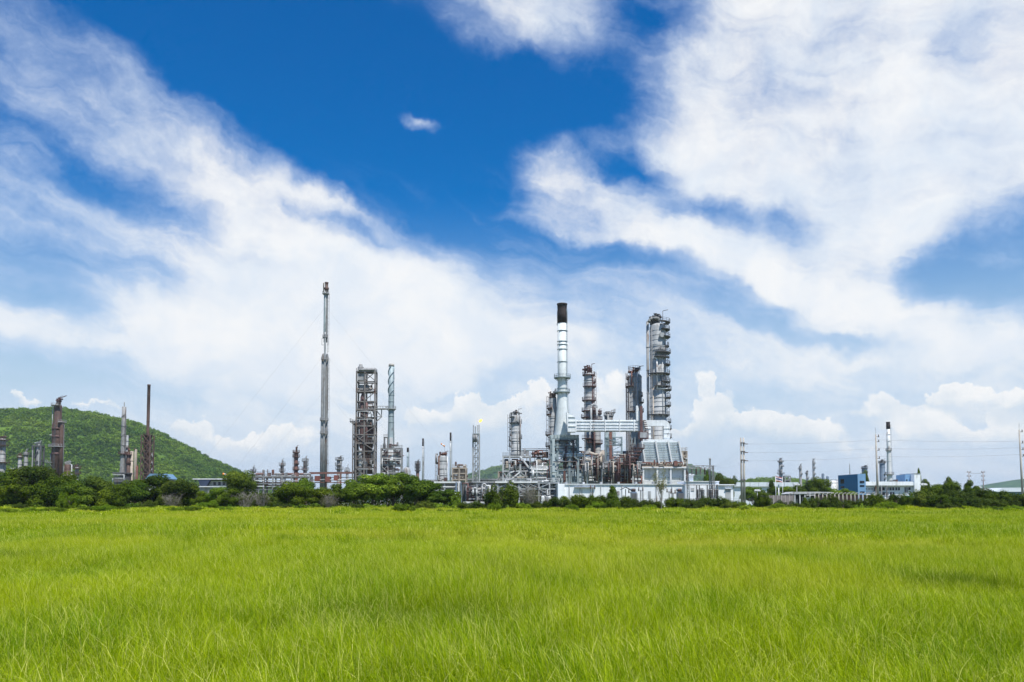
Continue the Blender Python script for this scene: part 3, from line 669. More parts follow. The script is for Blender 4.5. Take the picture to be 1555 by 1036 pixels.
def column(name, label, cat, px, D, ytop, w, mat, pmat, plats=(), rings=(), head=10, headmat=None, pipes=(), lad=None, prof=None, ybase=None, dome=True, nh=7, group=None, dy=0.0, rmat=None, manways=()):
    """a vertical process vessel: shell, weld rings, platforms with railings, ladder, pipes, manways and valve head"""
    S = Site(px, D); r = S.m(w)/2; zt = S.z(ytop); zb = 0 if ybase is None else S.z(ybase)
    t = thing(name, label, cat, (S.X, D+dy, 0), 0, group)
    seed = int(px*13+ytop)
    if prof: pf = [(S.m(ww)/2, S.z(yy)) for yy, ww in prof]
    else: pf = [(r*1.06, zb), (r*1.06, zb+1.2), (r, zb+1.3), (r, zt-r*.5)]
    rt = pf[-1][0]; z1 = pf[-1][1]
    if dome: pf += [(rt*math.cos(a), z1+rt*.5*math.sin(a)) for a in (R(25), R(50), R(70), R(84))]
    MB().lathe(pf, 28).build('shell', mat, t)
    def rad(z):
        for (r0, za), (r1, zc) in zip(pf[:-1], pf[1:]):
            if za <= z <= zc and zc > za: return r0+(r1-r0)*(z-za)/(zc-za)
        return rt
    for y in rings:
        z = S.z(y); q = rad(z); MB().lathe([(q*1.0,z-.14),(q+.14,z-.12),(q+.14,z+.12),(q*1.0,z+.14)], 28).build('ring', rmat or mat, t)
    if w > 9:                                                   # cladding seams
        zz = zb + S.m(5)
        while zz < z1 - 1:
            q = rad(zz); MB().lathe([(q-.05,zz-.05),(q+.06,zz-.05),(q+.06,zz+.05),(q-.05,zz+.05)], 28).build('seam', rmat or mat, t); zz += S.m(7.3)
    for pl in plats:
        y, mid, span, ext = pl[:4]; z = S.z(y); q = rad(z)
        o = platform(t, 0, 0, z, q-.05, q+S.m(ext), mid-span/2, mid+span/2, pmat)
    for y, ang, rr in manways:
        z = S.z(y); q = rad(z); a = R(ang); c, s_ = math.cos(a), math.sin(a); k = S.m(rr)
        MB().cyl((q*.9*c, q*.9*s_, z), ((q+.7)*c, (q+.7)*s_, z), k, k, 16).cyl(((q+.5)*c, (q+.5)*s_, z), ((q+.8)*c, (q+.8)*s_, z), k*1.35, k*1.35, 16).build('manway', mat, t)
    for dx, y0, y1, dia, pm in pipes:
        x = S.m(dx); rr = S.m(dia)/2; yy = -math.sqrt(max(0, (r+rr+.15)**2-x*x)) if abs(x) < r+rr+.15 else -.3
        za, zc = S.z(y1), S.z(y0); yin = yy*.4
        mb = MB().tube([(x, yy, za), (x, yy, zc), (x*.55, yin, zc+rr*1.5)] if y0 < ytop+6 else [(x, yy, za), (x, yy, zc), (x*.7, yy*.7, zc+rr)], rr, 12)
        z = za+4
        while z < zc-2: mb.cyl((x,yy,z), (x,yy,z+.2), rr*1.25, rr*1.25, 12); z += 9
        mb.build('pipe', pm, t)
    if lad is not None:
        a = R(lad); q = rad(zt*.6)+.45; ladder(t, q*math.cos(a), q*math.sin(a), zb, zt, pmat, True, lad)
    if head: nozzle_head(t, 0, 0, z1+rt*.35 if dome else z1, rt, S.m(head), headmat or pmat, nh, seed)
    return t
def frame(t, xs, ys, zs, w, mat, deck=None, brace=(), deckmat=None, rails=True, bw=None):
    """open steel frame: every column, beam and brace its own piece"""
    bw = bw or w*.8
    for x in xs:
        for y in ys: bar(t, 'post', (x, y, zs[0]), (x, y, zs[-1]), w, mat)
    for z in zs[1:]:
        for y in ys:
            for a, b in zip(xs[:-1], xs[1:]): bar(t, 'beam', (a+w/2, y, z-bw*.52), (b-w/2, y, z-bw*.52), bw, mat)
        for x in xs:
            for a, b in zip(ys[:-1], ys[1:]): bar(t, 'beam', (x, a+w/2, z-bw*.52), (x, b-w/2, z-bw*.52), bw*.96, mat)
    for i, j, kind in brace:      # bay i, storey j on the near face
        y = ys[0]-w*.1; a, b, z0, z1 = xs[i], xs[i+1], zs[j]+w*.3, zs[j+1]-bw
        if kind in 'x/': bar(t, 'brace', (a, y, z0), (b, y, z1), w*.55, mat)
        if kind in 'x\\': bar(t, 'brace', (b, y-w*.56, z0), (a, y-w*.56, z1), w*.55, mat)
    for j in (deck or ()):
        z = zs[j]; o = slab(t, 'deck', xs[0]-.25, xs[-1]+.25, ys[0]-.25, ys[-1]+.25, z+.01, z+.17, deckmat or mat)
        if rails:
            mb = MB(); x0, x1, y0, y1 = xs[0]-.2, xs[-1]+.2, ys[0]-.2, ys[-1]+.2
            for q in (.6, 1.15):
                for p0, p1 in (((x0,y0),(x1,y0)), ((x0,y1),(x1,y1)), ((x0,y0),(x0,y1)), ((x1,y0),(x1,y1))): mb.bar((*p0, z+.17+q), (*p1, z+.17+q), .09)
            k = x0
            while k <= x1+.01: mb.bar((k, y0, z+.17), (k, y0, z+1.32), .09); k += max(1.2, (x1-x0)/8)
            mb.build('railing', mat, t)
def drum(t, name, p0, p1, r, mat, bands=2, saddle=None):
    """horizontal or upright vessel with dished ends and flanged bands"""
    p0, p1 = Vector(p0), Vector(p1); d = (p1-p0).normalized(); mb = MB().cyl(p0, p1, r, r, 18, False)
    for p, s in ((p0, -1), (p1, 1)):
        q = r; pp = p
        for k in (.5, .8, .97):
            nq = r*math.sqrt(1-k*k); np_ = p+d*s*k*r*.5; mb.cyl(pp, np_, q, nq, 18, False) if s > 0 else mb.cyl(np_, pp, nq, q, 18, False); q, pp = nq, np_
        mb.cyl(pp-d*.02, pp+d*.02, q, q, 12)
    o = mb.build(name, mat, t)
    for k in range(bands):
        f = (k+1)/(bands+1); c = p0.lerp(p1, f); MB().cyl(c-d*.12, c+d*.12, r*1.05, r*1.05, 18).build('flange', mat, o)
    if saddle:
        for f in (.22, .78):
            c = p0.lerp(p1, f); MB().box(c.x-.25, c.x+.25, c.y-r*.7, c.y+r*.7, c.z-r-saddle, c.z-r*.6).build('saddle', 'concrete', o)
    return o
def hpipes(t, x0, x1, y, rows, mats, rr, drops=True, z0=0):
    """bundle of level pipe runs with elbows, each its own pipe"""
    for k, z in enumerate(rows):
        d = rr.uniform(.25, .6); a = x0 + rr.uniform(0, .15)*(x1-x0); b = x1 - rr.uniform(0, .2)*(x1-x0); yy = y + rr.uniform(-1.5, 1.5); m = rr.choice(mats)
        mb = MB(); pts = [(a, yy, z), (b, yy, z)]
        if drops and k % 2: pts = [(a, yy, max(z0, z-rr.uniform(2, 6)))] + pts
        if drops and k % 3 == 0: pts = pts + [(b, yy, max(z0, z-rr.uniform(1.5, 5)))]
        mb.tube(pts, d/2, 9); 
        for f in (.3, .66): x = a+(b-a)*f; mb.cyl((x-.1, yy, z), (x+.1, yy, z), d*.75, d*.75, 10)
        mb.build('pipe', m, t)
def vpipes(t, x0, x1, y, z0, z1, n, mats, rr):
    for k in range(n):
        x = rr.uniform(x0, x1); yy = y+rr.uniform(-2, 2); d = rr.uniform(.2, .55); a = z0+rr.uniform(0, .3)*(z1-z0); b = z1-rr.uniform(0, .4)*(z1-z0); s = rr.choice((-1, 1))*rr.uniform(.6, 2.2)
        MB().tube([(x, yy, a), (x, yy, b), (x+s, yy, b)], d/2, 8).cyl((x, yy, (a+b)/2), (x, yy, (a+b)/2+.25), d*.85, d*.85, 9).build('riser', rr.choice(mats), t)
def equipment(t, S, x0, x1, y, z, n, mats, rr, big=1.0):
    """pumps, exchangers, valves and drums standing on a deck"""
    for k in range(n):
        x = x0+(x1-x0)*(k+rr.uniform(.2, .8))/n; yy = y+rr.uniform(-1, 1); m = rr.choice(mats); c = rr.random()
        if c < .4: drum(t, 'exchanger', (x-1.6*big, yy, z+1.1), (x+1.6*big, yy, z+1.1), .55*big, m, 2, .3)
        elif c < .65: drum(t, 'drum', (x, yy, z+.8), (x, yy, z+.8+2.2*big), .6*big, m, 1)
        elif c < .85:
            MB().cyl((x-.5, yy, z+.6), (x+.4, yy, z+.6), .38, .38, 10).cyl((x+.4, yy, z+.6), (x+.7, yy, z+.6), .55, .55, 12).box(x-.7, x+.9, yy-.4, yy+.4, z, z+.22).cyl((x+.55, yy, z+.6), (x+.55, yy, z+1.6), .15, .15, 8).build('pump', m, t)
        else: MB().box(x-.6, x+.6, yy-.5, yy+.5, z, z+1.7).box(x-.65, x+.65, yy-.55, yy+.55, z+1.7, z+1.8).build('cabinet', m, t)
def stack(name, label, cat, px, D, prof, mat, top=None, plats=(), rings=(), strake=None, pmat='grey', rings_mat=None, group=None, ladr=True, dy=0):
    """prof: (row,width) from the foot up; top: row where a sooty tip begins"""
    S = Site(px, D); t = thing(name, label, cat, (S.X, D+dy, 0), 0, group); pf = [(S.m(w)/2, S.z(y)) for y, w in prof]
    def rad(z):
        for (r0, za), (r1, zc) in zip(pf[:-1], pf[1:]):
            if za <= z <= zc and zc > za: return r0+(r1-r0)*(z-za)/(zc-za)
        return pf[-1][0]
    n = 26
    zt = pf[-1][1]; zs = S.z(top) if top else zt
    body = [p for p in pf if p[1] < zs-.01] + [(rad(zs), zs)]
    MB().lathe(body if top else body + [(rad(zt)*.8, zt), (rad(zt)*.78, zt-1.5)], n).build('shell', mat, t)
    if top:
        q = rad(zs); e = rad(zt); MB().lathe([(q*1.05, zs-.3), (q*1.07, zs+(zt-zs)*.5), (q*1.0, zs+(zt-zs)*.7), (e*1.03, zt-.5), (e*1.1, zt-.45), (e*1.1, zt), (e*.85, zt), (e*.8, zt-2)], n).build('sooty_tip', 'soot', t, 'soot blackened tip')
    for y in rings:
        z = S.z(y); q = rad(z); MB().lathe([(q,z-.16),(q+.16,z-.12),(q+.16,z+.12),(q,z+.16)], n).build('ring', rings_mat or mat, t)
    if strake:
        y0, y1, turns, starts, depth = strake; za, zb = S.z(y1), S.z(y0)
        for k in range(starts):
            vs, fs, m_ = [], [], 40
            for i in range(m_+1):
                z = za+(zb-za)*i/m_; a = 2*math.pi*(turns*i/m_+k/starts); q = rad(z)
                for rr, dz in ((q-.05, 0), (q+depth, -.06), (q+depth, .06), (q-.05, .3)):
                    vs.append((rr*math.cos(a), rr*math.sin(a), z+dz))
            for i in range(m_):
                for j in range(4): fs.append((4*i+j, 4*i+(j+1)%4, 4*i+4+(j+1)%4, 4*i+4+j))
            MB().add(vs, fs).build('strake', mat, t)
    for y, ext in plats:
        z = S.z(y); q = rad(z); platform(t, 0, 0, z, q-.05, q+S.m(ext), 0, 359.9, pmat)
    if ladr:
        mb = MB(); pts = [(rad(z*zt/8)*math.cos(R(-35))+.25, rad(z*zt/8)*math.sin(R(-35))-.25, z*zt/8) for z in range(8)] + [(rad(zt*.97)*math.cos(R(-35))+.25, rad(zt*.97)*math.sin(R(-35))-.25, zt*.97)]
        for a, b in zip(pts[:-1], pts[1:]):
            for o_ in (-.22, .22): mb.bar((a[0]+o_, a[1], a[2]), (b[0]+o_, b[1], b[2]), .07)
            for k in range(12): f = k/12; p = [a[i]+(b[i]-a[i])*f for i in range(3)]; mb.bar((p[0]-.22, p[1], p[2]), (p[0]+.22, p[1], p[2]), .05)
        mb.build('ladder', pmat, t)
    return t, S, rad
def ribbed(t, name, x0, x1, y0, y1, z0, z1, mat, nx, nz, rib=.22, ribmat=None):
    """clad box with proud stiffeners on the near face"""
    o = MB().box(x0, x1, y0, y1, z0, z1).build(name, mat, t)
    for k in range(nx+1): x = x0+(x1-x0)*k/nx; slab(o, 'rib', x-rib/2, x+rib/2, y0-rib*1.2, y0-.001, z0+.01, z1-.01, ribmat or mat)
    for k in range(nz+1): z = z0+(z1-z0)*k/nz; slab(o, 'rib', x0+.012, x1-.012, y0-rib*.9, y0-.002, z-rib/2, z+rib/2, ribmat or mat)
    return o

# ================================================================== left group, below the hill
DL = 450
S = Site(87, DL)
t = thing('twin_column_tower', 'tall dark brown twin column tower with valve cluster on top', 'tower', (S.X, DL, 0))
z = S.z
MB().lathe([(S.m(14)/2, 0), (S.m(14)/2, z(645)), (S.m(11)/2, z(640)), (S.m(11)/2, z(617)), (S.m(8)/2, z(614)), (.4, z(613))], 26, S.m(-2.5), 0).build('shell', 'brown', t)
MB().lathe([(S.m(6.4)/2, 0), (S.m(6.4)/2, z(642)), (S.m(5)/2, z(640)), (.3, z(639))], 18, S.m(5.2), -S.m(2)).build('riser', 'brown', t)
for y in (652, 664, 690): MB().lathe([(S.m(14.2)/2, z(y)-.4), (S.m(15.2)/2, z(y)-.3), (S.m(15.2)/2, z(y)+.8), (S.m(14.2)/2, z(y)+.9)], 26, S.m(-2.5), 0).build('ring', 'maroon', t)
for y, x, w, a0, a1 in ((615.5, -2.5, 4.5, 100, 320), (641, -2, 5, -60, 60), (678, -2.5, 5, 120, 380), (702, -2.5, 8.5, 150, 250)):
    platform(t, S.m(x), 0, z(y), S.m(6.5 if y > 640 else 5.3), S.m(6.5+w if y > 640 else 5.3+w), a0, a1, 'lightgrey', 'lightgrey')
MB().tube([(S.m(-9), -1, z(660)), (S.m(-9), -1, z(617)), (S.m(-4), -1, z(617))], .22, 8).build('pipe', 'lightgrey', t)
MB().tube([(S.m(-12.5), -1, z(661)), (S.m(-9), -1, z(661)), (S.m(-9), -1, z(648))], .25, 8).build('pipe', 'lightgrey', t)
MB().tube([(S.m(-10), -1, z(700)), (S.m(-10), -1, z(690)), (S.m(-8), -1, z(690))], .35, 8).build('pipe', 'lightgrey', t)
MB().tube([(S.m(10), -1.5, 0), (S.m(10), -1.5, z(646)), (S.m(5), -1.5, z(644))], .2, 8).build('pipe', 'darkgrey', t)
nozzle_head(t, S.m(-2), 0, z(614), S.m(6), S.m(11), 'maroon', 11, 4)
MB().bar((S.m(2), 0, z(604)), (S.m(10), 0, z(601)), .35).build('davit', 'maroon', t)
ladder(t, S.m(-2), -S.m(7.3), 2, z(645), 'darkgrey')
column('process_column', 'brown topped grey column cut by the left edge of the view', 'column', 1, DL-20, 668, 10, 'dullsilver', 'brown', [(668,-90,220,4),(676,-90,220,4),(702,-60,200,5)], (690,), 4, 'brown', prof=[(760,12),(702,12),(701,10),(668,10)])
column('process_column', 'short grey column, left one of a pair beside the twin tower', 'column', 29, DL, 692, 5.5, 'dullsilver', 'brown', [(694,-90,200,2)], (705,), 5, 'brown', nh=4)
column('process_column', 'short grey column, right one of a pair beside the twin tower', 'column', 38, DL, 686, 5.5, 'dullsilver', 'grey', [(690,-90,300,1.6)], (702,), 4, 'grey', nh=3)
column('process_column', 'small dark column stub near the left edge above the trees', 'column', 18, DL, 713, 8, 'brown', 'lightgrey', [(714,-90,300,1)], (), 3, nh=3)
S = Site(57, DL+6); t = thing('framed_column', 'grey column boxed in by a pale steel frame left of the twin tower', 'column', (S.X, DL+6, 0))
MB().lathe([(S.m(6)/2,0),(S.m(6)/2,S.z(678)),(S.m(3)/2,S.z(675)),(.2,S.z(674))], 20).build('shell', 'dullsilver', t)
frame(t, [S.m(-6.5), S.m(5.5)], [-S.m(4), S.m(4)], [0, S.z(722), S.z(700), S.z(677)], .7, 'darkgrey', (1, 3), ((0,2,'/'),))
for x in (-5.2, 4.4): pipe(t, 'pipe', (S.m(x), -2.5, 0), (S.m(x), -2.5, S.z(684)), .55, 'lightgrey')
nozzle_head(t, 0, 0, S.z(676), S.m(4), S.m(6), 'lightgrey', 6, 9)
S = Site(70, DL+10); t = thing('pipe_bridge', 'low grey pipe bridge joining the framed column to the twin tower', 'pipe bridge', (S.X, DL+10, 0))
frame(t, [S.m(-8), S.m(8)], [-1.5, 1.5], [0, S.z(715)], .5, 'darkgrey', (1,)); hpipes(t, S.m(-9), S.m(9), 0, [S.z(713), S.z(717)], ['lightgrey', 'brown'], random.Random(3), False)
column('process_column', 'dark ribbed column directly right of the twin tower', 'column', 101.5, DL+5, 704, 8.5, 'brown', 'lightgrey', [(704.5,-90,359,1.4),(723,-90,200,3)], (712,), 5, 'lightgrey', pipes=[(7,706,735,1.4,'lightgrey'),(-5,708,735,1,'lightgrey')], nh=6)
column('process_column', 'grey column with a wide brown cap right of the twin tower', 'column', 116, DL, 709, 5, 'dullsilver', 'brown', [(711,-90,359,3.6),(719,-90,359,3.4)], (), 4, 'brown', nh=6)
t, S, rad = stack('tapered_stack', 'pale grey tapered stack with a thin spike before the hill', 'stack', 185.5, DL, [(770,9),(718,8.4),(690,7.4),(650,6.6),(618,6.2)], 'dullsilver', None, [(689,3.2)], (633,647,662,676), None, 'maroon')
pipe(t, 'spike', (0,0,S.z(618)-1), (0,0,S.z(611)), .5, 'grey')
for y, s in ((632,1),(647,-1),(662,1),(676,-1)):
    mb = MB(); zz = S.z(y)
    for k in range(6): a0, a1 = R(-150+k*20), R(-130+k*20); q = rad(zz)+.06; mb.bar((q*math.cos(a0), q*math.sin(a0), zz+s*(k-3)*.35), (q*math.cos(a1), q*math.sin(a1), zz+s*(k-2)*.35), .22)
    mb.build('strap', 'darkgrey', t)
S2 = Site(186, DL-3); f = thing('furnace_block', 'dark low furnace block at the foot of the pale tapered stack', 'furnace', (S2.X, DL-3, 0))
MB().box(S2.m(-8), S2.m(10), -4, 4, 0, S2.z(724)).box(S2.m(-9), S2.m(11), -5, 5, S2.z(720), S2.z(718)).build('casing', 'darkgrey', f); hpipes(f, S2.m(-9), S2.m(11), -5.5, [S2.z(722), S2.z(727)], ['lightgrey','brown'], random.Random(2))
column('slim_stack', 'slim white stack half hidden behind the pale tapered stack', 'stack', 191.5, DL+4, 661, 3.4, 'lightgrey', 'maroon', [(680,-90,200,1.6)], (670,), 0, rmat='grey')
column('process_column', 'brown column with railed top beside the pale tapered stack', 'column', 194, DL-1, 686, 5, 'brown', 'maroon', [(690,-90,300,2.4),(703,-90,250,1.5)], (), 5, 'red', nh=4)
t = column('twin_chamber_stack', 'tan square shouldered twin chamber stack before the hill', 'stack', 199, DL, 684, 4.4, 'tan', 'brown', [], (700,), 0, dome=False)
S = Site(199, DL); MB().lathe([(S.m(4.2)/2,0),(S.m(4.2)/2,S.z(683)),(S.m(3)/2,S.z(682))], 16, S.m(5.2), .4).build('shell', 'tan', t); nozzle_head(t, S.m(5), 0, S.z(683), S.m(2), S.m(2.5), 'brown', 3, 5, False)
column('thin_column', 'thin rust and white column right of the tan twin stack', 'column', 207.5, DL, 708, 3.4, 'rust', 'rust', [], (), 2, nh=2)
S = Site(222.5, DL); t = thing('derrick_stack', 'rusty thin stack rising out of a dark lattice derrick', 'stack', (S.X, DL, 0))
za, zb = S.z(735), S.z(661); w0, w1 = S.m(6.6), S.m(5.0)
def lattice(t, z0, z1, w0, w1, n, leg, br, mat, nm='brace'):
    for sx in (-1, 1):
        for sy in (-1, 1): pipe(t, 'leg', (sx*w0, sy*w0, z0), (sx*w1, sy*w1, z1), leg, mat)
    for k in range(n):
        f0, f1 = k/n, (k+1)/n; a, b = w0+(w1-w0)*f0, w0+(w1-w0)*f1; c, d = z0+(z1-z0)*f0, z0+(z1-z0)*f1
        for (p, q) in (((-1,-1),(1,-1)), ((1,-1),(1,1)), ((1,1),(-1,1)), ((-1,1),(-1,-1))):
            bar(t, 'girt', (p[0]*b, p[1]*b, d), (q[0]*b, q[1]*b, d), br*1.2, mat)
            bar(t, nm, (p[0]*a, p[1]*a, c), (q[0]*b, q[1]*b, d), br, mat)
            bar(t, nm, (q[0]*a, q[1]*a, c), (p[0]*b, p[1]*b, d), br, mat)
lattice(t, 0, zb, w0, w1, 9, .7, .32, 'brown')
platform(t, 0, 0, zb, 1.0, S.m(6.4), 0, 359.9, 'soot')
MB().lathe([(S.m(4.6)/2, 0), (S.m(4.6)/2, zb), (S.m(4.5)/2, S.z(655)), (S.m(4.5)/2, S.z(586)), (S.m(4.9)/2, S.z(585.8)), (S.m(4.9)/2, S.z(584)), (S.m(3.4)/2, S.z(584)), (S.m(3.2)/2, S.z(586))], 18, 0, 0).build('shell', 'brown', t)
for y in (600, 617, 640): MB().lathe([(S.m(4.5)/2,S.z(y)-.2),(S.m(5)/2,S.z(y)-.2),(S.m(5)/2,S.z(y)+.2),(S.m(4.5)/2,S.z(y)+.2)], 18).build('ring', 'brown', t)
column('ribbed_column', 'thin pale segmented column right of the rusty derrick', 'column', 230, DL+6, 689, 3.2, 'lightgrey', 'lightgrey', [], (694,699,704,709,714,719), 2, rmat='grey', nh=2)
S = Site(236, DL-30); t = thing('shed', 'small shed with a faded blue roof above the tree line', 'shed', (S.X, DL-30, 0))
MB().box(S.m(-12), S.m(18), 0, 10, 0, S.z(728)).build('wall', 'lightgrey', t)
MB().prism([(S.m(-14), S.z(728)), (S.m(20), S.z(728)), (S.m(20), S.z(727)), (S.m(13), S.z(719.5)), (S.m(-8), S.z(719.5)), (S.m(-14), S.z(727))], -1, 11).build('roof', 'roofblue', t)
# ------------------------------------------------------------------ low buildings and racks before the hill's foot
S = Site(330, 400); t = thing('long_low_building', 'long low building with navy gable and white fascia behind trees', 'building', (S.X, 400, 0))
MB().box(S.m(-28), S.m(48), 0, 16, 0, S.z(731)).build('wall', 'lightgrey', t)
MB().prism([(S.m(-34), S.z(729)), (S.m(52), S.z(729)), (S.m(52), S.z(727)), (S.m(-32), S.z(727))], -2, 18).build('roof', 'navy', t)
MB().prism([(S.m(-27), S.z(729.2)), (S.m(-9), S.z(729.2)), (S.m(-14), S.z(739)), (S.m(-22), S.z(739))], -2.2, -.1).build('gable', 'navy', t)
slab(t, 'fascia', S.m(-35), S.m(53), -2.4, -2.1, S.z(728.5), S.z(727), 'white'); slab(t, 'canopy', S.m(-24), S.m(48), -4, -2.6, S.z(740), S.z(738.6), 'white')
for k in range(7): slab(t, 'window', S.m(-6+k*7), S.m(-2+k*7), -.12, -.01, S.z(737), S.z(732), 'glass')
S = Site(408, 395); rr = random.Random(31)
t = thing('pipe_rack', 'long rusty pipe rack with pale beams left of the guyed stack', 'pipe rack', (S.X, 395, 0))
frame(t, [S.m(x) for x in (-34,-20,-6,8,22,36,50,64)], [-2, 3], [0, S.z(743), S.z(734), S.z(724)], .55, 'grey', (3,), rails=True)
for j, y in enumerate((723, 726, 730, 733, 737, 741)): hpipes(t, S.m(-36), S.m(66), 0, [S.z(y)], ['rust','lightgrey','white','brown'], rr)
for y in (729.5, 738): slab(t, 'pale_beam', S.m(-36), S.m(-4), -3.4, -3.0, S.z(y+1.2), S.z(y), 'white'); slab(t, 'pale_beam', S.m(0), S.m(66), -3.4, -3.0, S.z(y+1.6), S.z(y+.4), 'lightgrey')
equipment(t, S, S.m(-30), S.m(60), 0, S.z(724)+.2, 14, ['rust','grey','brown'], rr)
column('process_column', 'small dark column with railed crow nest above the long pipe rack', 'column', 384, 400, 713, 4, 'darkgrey', 'darkgrey', [(716,-90,300,2.6),(722,-90,300,1.6)], (), 6, nh=4)
S = Site(395, 402); t = thing('access_platform', 'railed open platform on legs above the long pipe rack', 'platform', (S.X, 402, 0)); frame(t, [S.m(-5), S.m(5)], [-1.5, 1.5], [0, S.z(728), S.z(721)], .4, 'darkgrey', (2,))
S = Site(406, 401); t = thing('thin_mast', 'thin dark mast rising from the long pipe rack', 'mast', (S.X, 401, 0)); MB().lathe([(.4,0),(.35,S.z(725)),(.25,S.z(713)),(.1,S.z(712.6))], 10).build('pole', 'darkgrey', t); slab(t, 'bracket', -1, 1, -.1, .1, S.z(716), S.z(716)+.15, 'darkgrey')
S = Site(338, 410); t = thing('windsock', 'small orange and white windsock before the hill foot', 'windsock', (S.X, 410, 0)); pipe(t, 'pole', (0,0,0), (0,0,S.z(720)), .14, 'lightgrey')
for k, m_ in enumerate(('orange','flagwhite','orange')): MB().cyl((k*.9, 0, S.z(720)-k*.18), (k*.9+.9, 0, S.z(720)-k*.18-.2), .62-.08*k, .54-.08*k, 12).build('sock_band', m_, t)
column('process_column', 'short grey brown column with ladder cages, leftmost of three', 'column', 428, 420, 703, 5, 'brown', 'grey', [(706,-60,250,2.4),(715,-120,250,2.4),(722,-60,250,2.2)], (), 6, 'grey', nh=5, lad=-60)
column('process_column', 'rust brown column with spiked top, tallest of three', 'column', 449, 420, 686, 6, 'rust', 'brown', [(687,-90,359,2.6),(693.5,-90,359,2.6),(704,-20,150,2),(713,-90,359,2)], (), 9, 'brown', nh=6, lad=-120)
column('process_column', 'rust brown column joined to its taller neighbour by a walkway', 'column', 463, 420, 700, 5.6, 'rust', 'grey', [(700,-90,359,2.4),(706,-20,200,2.2),(713,-90,359,2.4)], (), 7, 'grey', nh=5, lad=-60)
S = Site(456, 420); t = thing('walkway', 'short railed walkway between the two rust brown columns', 'walkway', (S.X, 420, 0)); slab(t, 'deck', S.m(-4.5), S.m(4.5), -.8, .8, S.z(713), S.z(713)+.3, 'rust')
for y in (-.8, .8): bar(t, 'handrail', (S.m(-4.5), y, S.z(713)+1.4), (S.m(4.5), y, S.z(713)+1.4), .12, 'rust')
# ------------------------------------------------------------------ guyed stack
DG = 420; S = Site(491, DG)
t = thing('guyed_stack', 'very tall slender grey stack held by guy wires', 'stack', (S.X, DG, 0)); z = S.z
w = S.m(1)
pts = [(-6.2,745),(-6.4,668),(-4.6,664),(-4.3,540),(-3.4,536)]
MB().lathe([(2.9*w,0),(2.9*w,z(664)),(2.7*w,z(660)),(2.6*w,z(542)),(1.6*w,z(538)),(.8*w,z(537))], 20, -2.6*w, 0).build('shell', 'dullsilver', t)
MB().lathe([(2.6*w,0),(2.6*w,z(664)),(2.4*w,z(660)),(2.3*w,z(542)),(1.6*w,z(538)),(.8*w,z(537))], 20, 2.6*w, 1.0).build('shell', 'dullsilver', t)
MB().lathe([(1.6*w,0),(1.6*w,z(660)),(1.5*w,z(520)),(1.2*w,z(512)),(1.2*w,z(505))], 16, .5*w, -2.4*w).build('riser', 'silver', t)
MB().lathe([(1.5*w,z(520)),(1.5*w,z(512)),(2.0*w,z(505)),(2.0*w,z(446)),(1.6*w,z(444))], 16, -.8*w, 0).build('upper_pipe', 'tealdark', t)
MB().lathe([(1.3*w,z(520)),(1.5*w,z(512)),(1.5*w,z(446)),(1.2*w,z(444))], 16, 1.6*w, .3).build('upper_pipe', 'dullsilver', t)
MB().lathe([(.5*w,z(535)),(.5*w,z(440))], 10, .4*w, -1.9*w).build('pilot_line', 'lightgrey', t)
for y, q in ((446,5.2),(512,4.2)): platform(t, 0, 0, z(y), .8*w, q*w, 0, 359.9, 'grey')
for y, q in ((546,5.8),(638,6.6),(658,6.2)): platform(t, 0, 0, z(y), 4.2*w, q*w, 0, 359.9, 'grey')
MB().lathe([(2.2*w,z(444)),(3.6*w,z(439)),(3.6*w,z(437)),(2.4*w,z(437)),(2.4*w,z(431)),(3.0*w,z(430)),(3.0*w,z(429)),(1.8*w,z(429))], 18, 1.2*w, 0).build('flare_tip', 'brown', t)
MB().lathe([(.8*w,z(444)),(1.0*w,z(431)),(1.2*w,z(430)),(.7*w,z(429.5))], 12, -3.3*w, 0).build('pilot_tip', 'tan', t)
mb = MB()
for a, b in (((-5,524),(-5,514)), ((-5,524),(-2,524)), ((-5,514),(-2,514)), ((4.5,524),(4.5,515))): mb.bar((a[0]*w,0,z(a[1])), (b[0]*w,0,z(b[1])), .18)
mb.build('side_bracket', 'grey', t)
for y in (560, 575, 590, 606, 622, 676, 690, 704): slab(t, 'clip', 4.6*w, 6.6*w, -.2, .2, z(y)-.12, z(y)+.12, 'lightgrey')
ladder(t, 5.4*w, 0, 0, z(545), 'lightgrey', True, 0); ladder(t, 3.6*w, 0, z(540), z(446), 'lightgrey', True, 0)
for zz, spread in ((z(470), .82), (z(541), .80), (z(598), .90)):
    for sx, sy in ((-1,.25), (1,.25), (.1,-.9)):
        if sy < 0 and spread < .9: continue
        MB().cyl((sx*1.2, sy, zz), (sx*zz*spread, sy*zz*spread*.45, 0), .02, .02, 5, False).build('guy_wire', 'wire', t)
column('process_column', 'grey column with broad platforms just right of the guyed stack', 'column', 515, 425, 697, 7.5, 'dullsilver', 'grey', [(698,-90,359,3.2),(706,-150,200,3),(712,-90,200,2.4)], (718,), 5, 'darkgrey', pipes=[(3,700,735,1.6,'lightgrey')], nh=9)
column('process_column', 'low grey column with a wide collar beside the steel frame tower', 'column', 527, 428, 713, 4, 'dullsilver', 'grey', [(715,-90,359,2.6)], (), 7, 'grey', nh=3)
S = Site(505, 400); rr = random.Random(8); t = thing('pipe_bridge', 'rust red pipe bridge crossing behind the trees at the guyed stack', 'pipe bridge', (S.X, 400, 0))
for x in (-34,-10,12,34): bar(t, 'post', (S.m(x), 0, 0), (S.m(x), 0, S.z(720)), .5, 'rust')
bar(t, 'girder', (S.m(-36), 0, S.z(719)), (S.m(36), 0, S.z(718.4)), .75, 'rust', .75); pipe(t, 'pipe', (S.m(-36), 1, S.z(717.4)), (S.m(36), 1, S.z(717)), .35, 'brown')
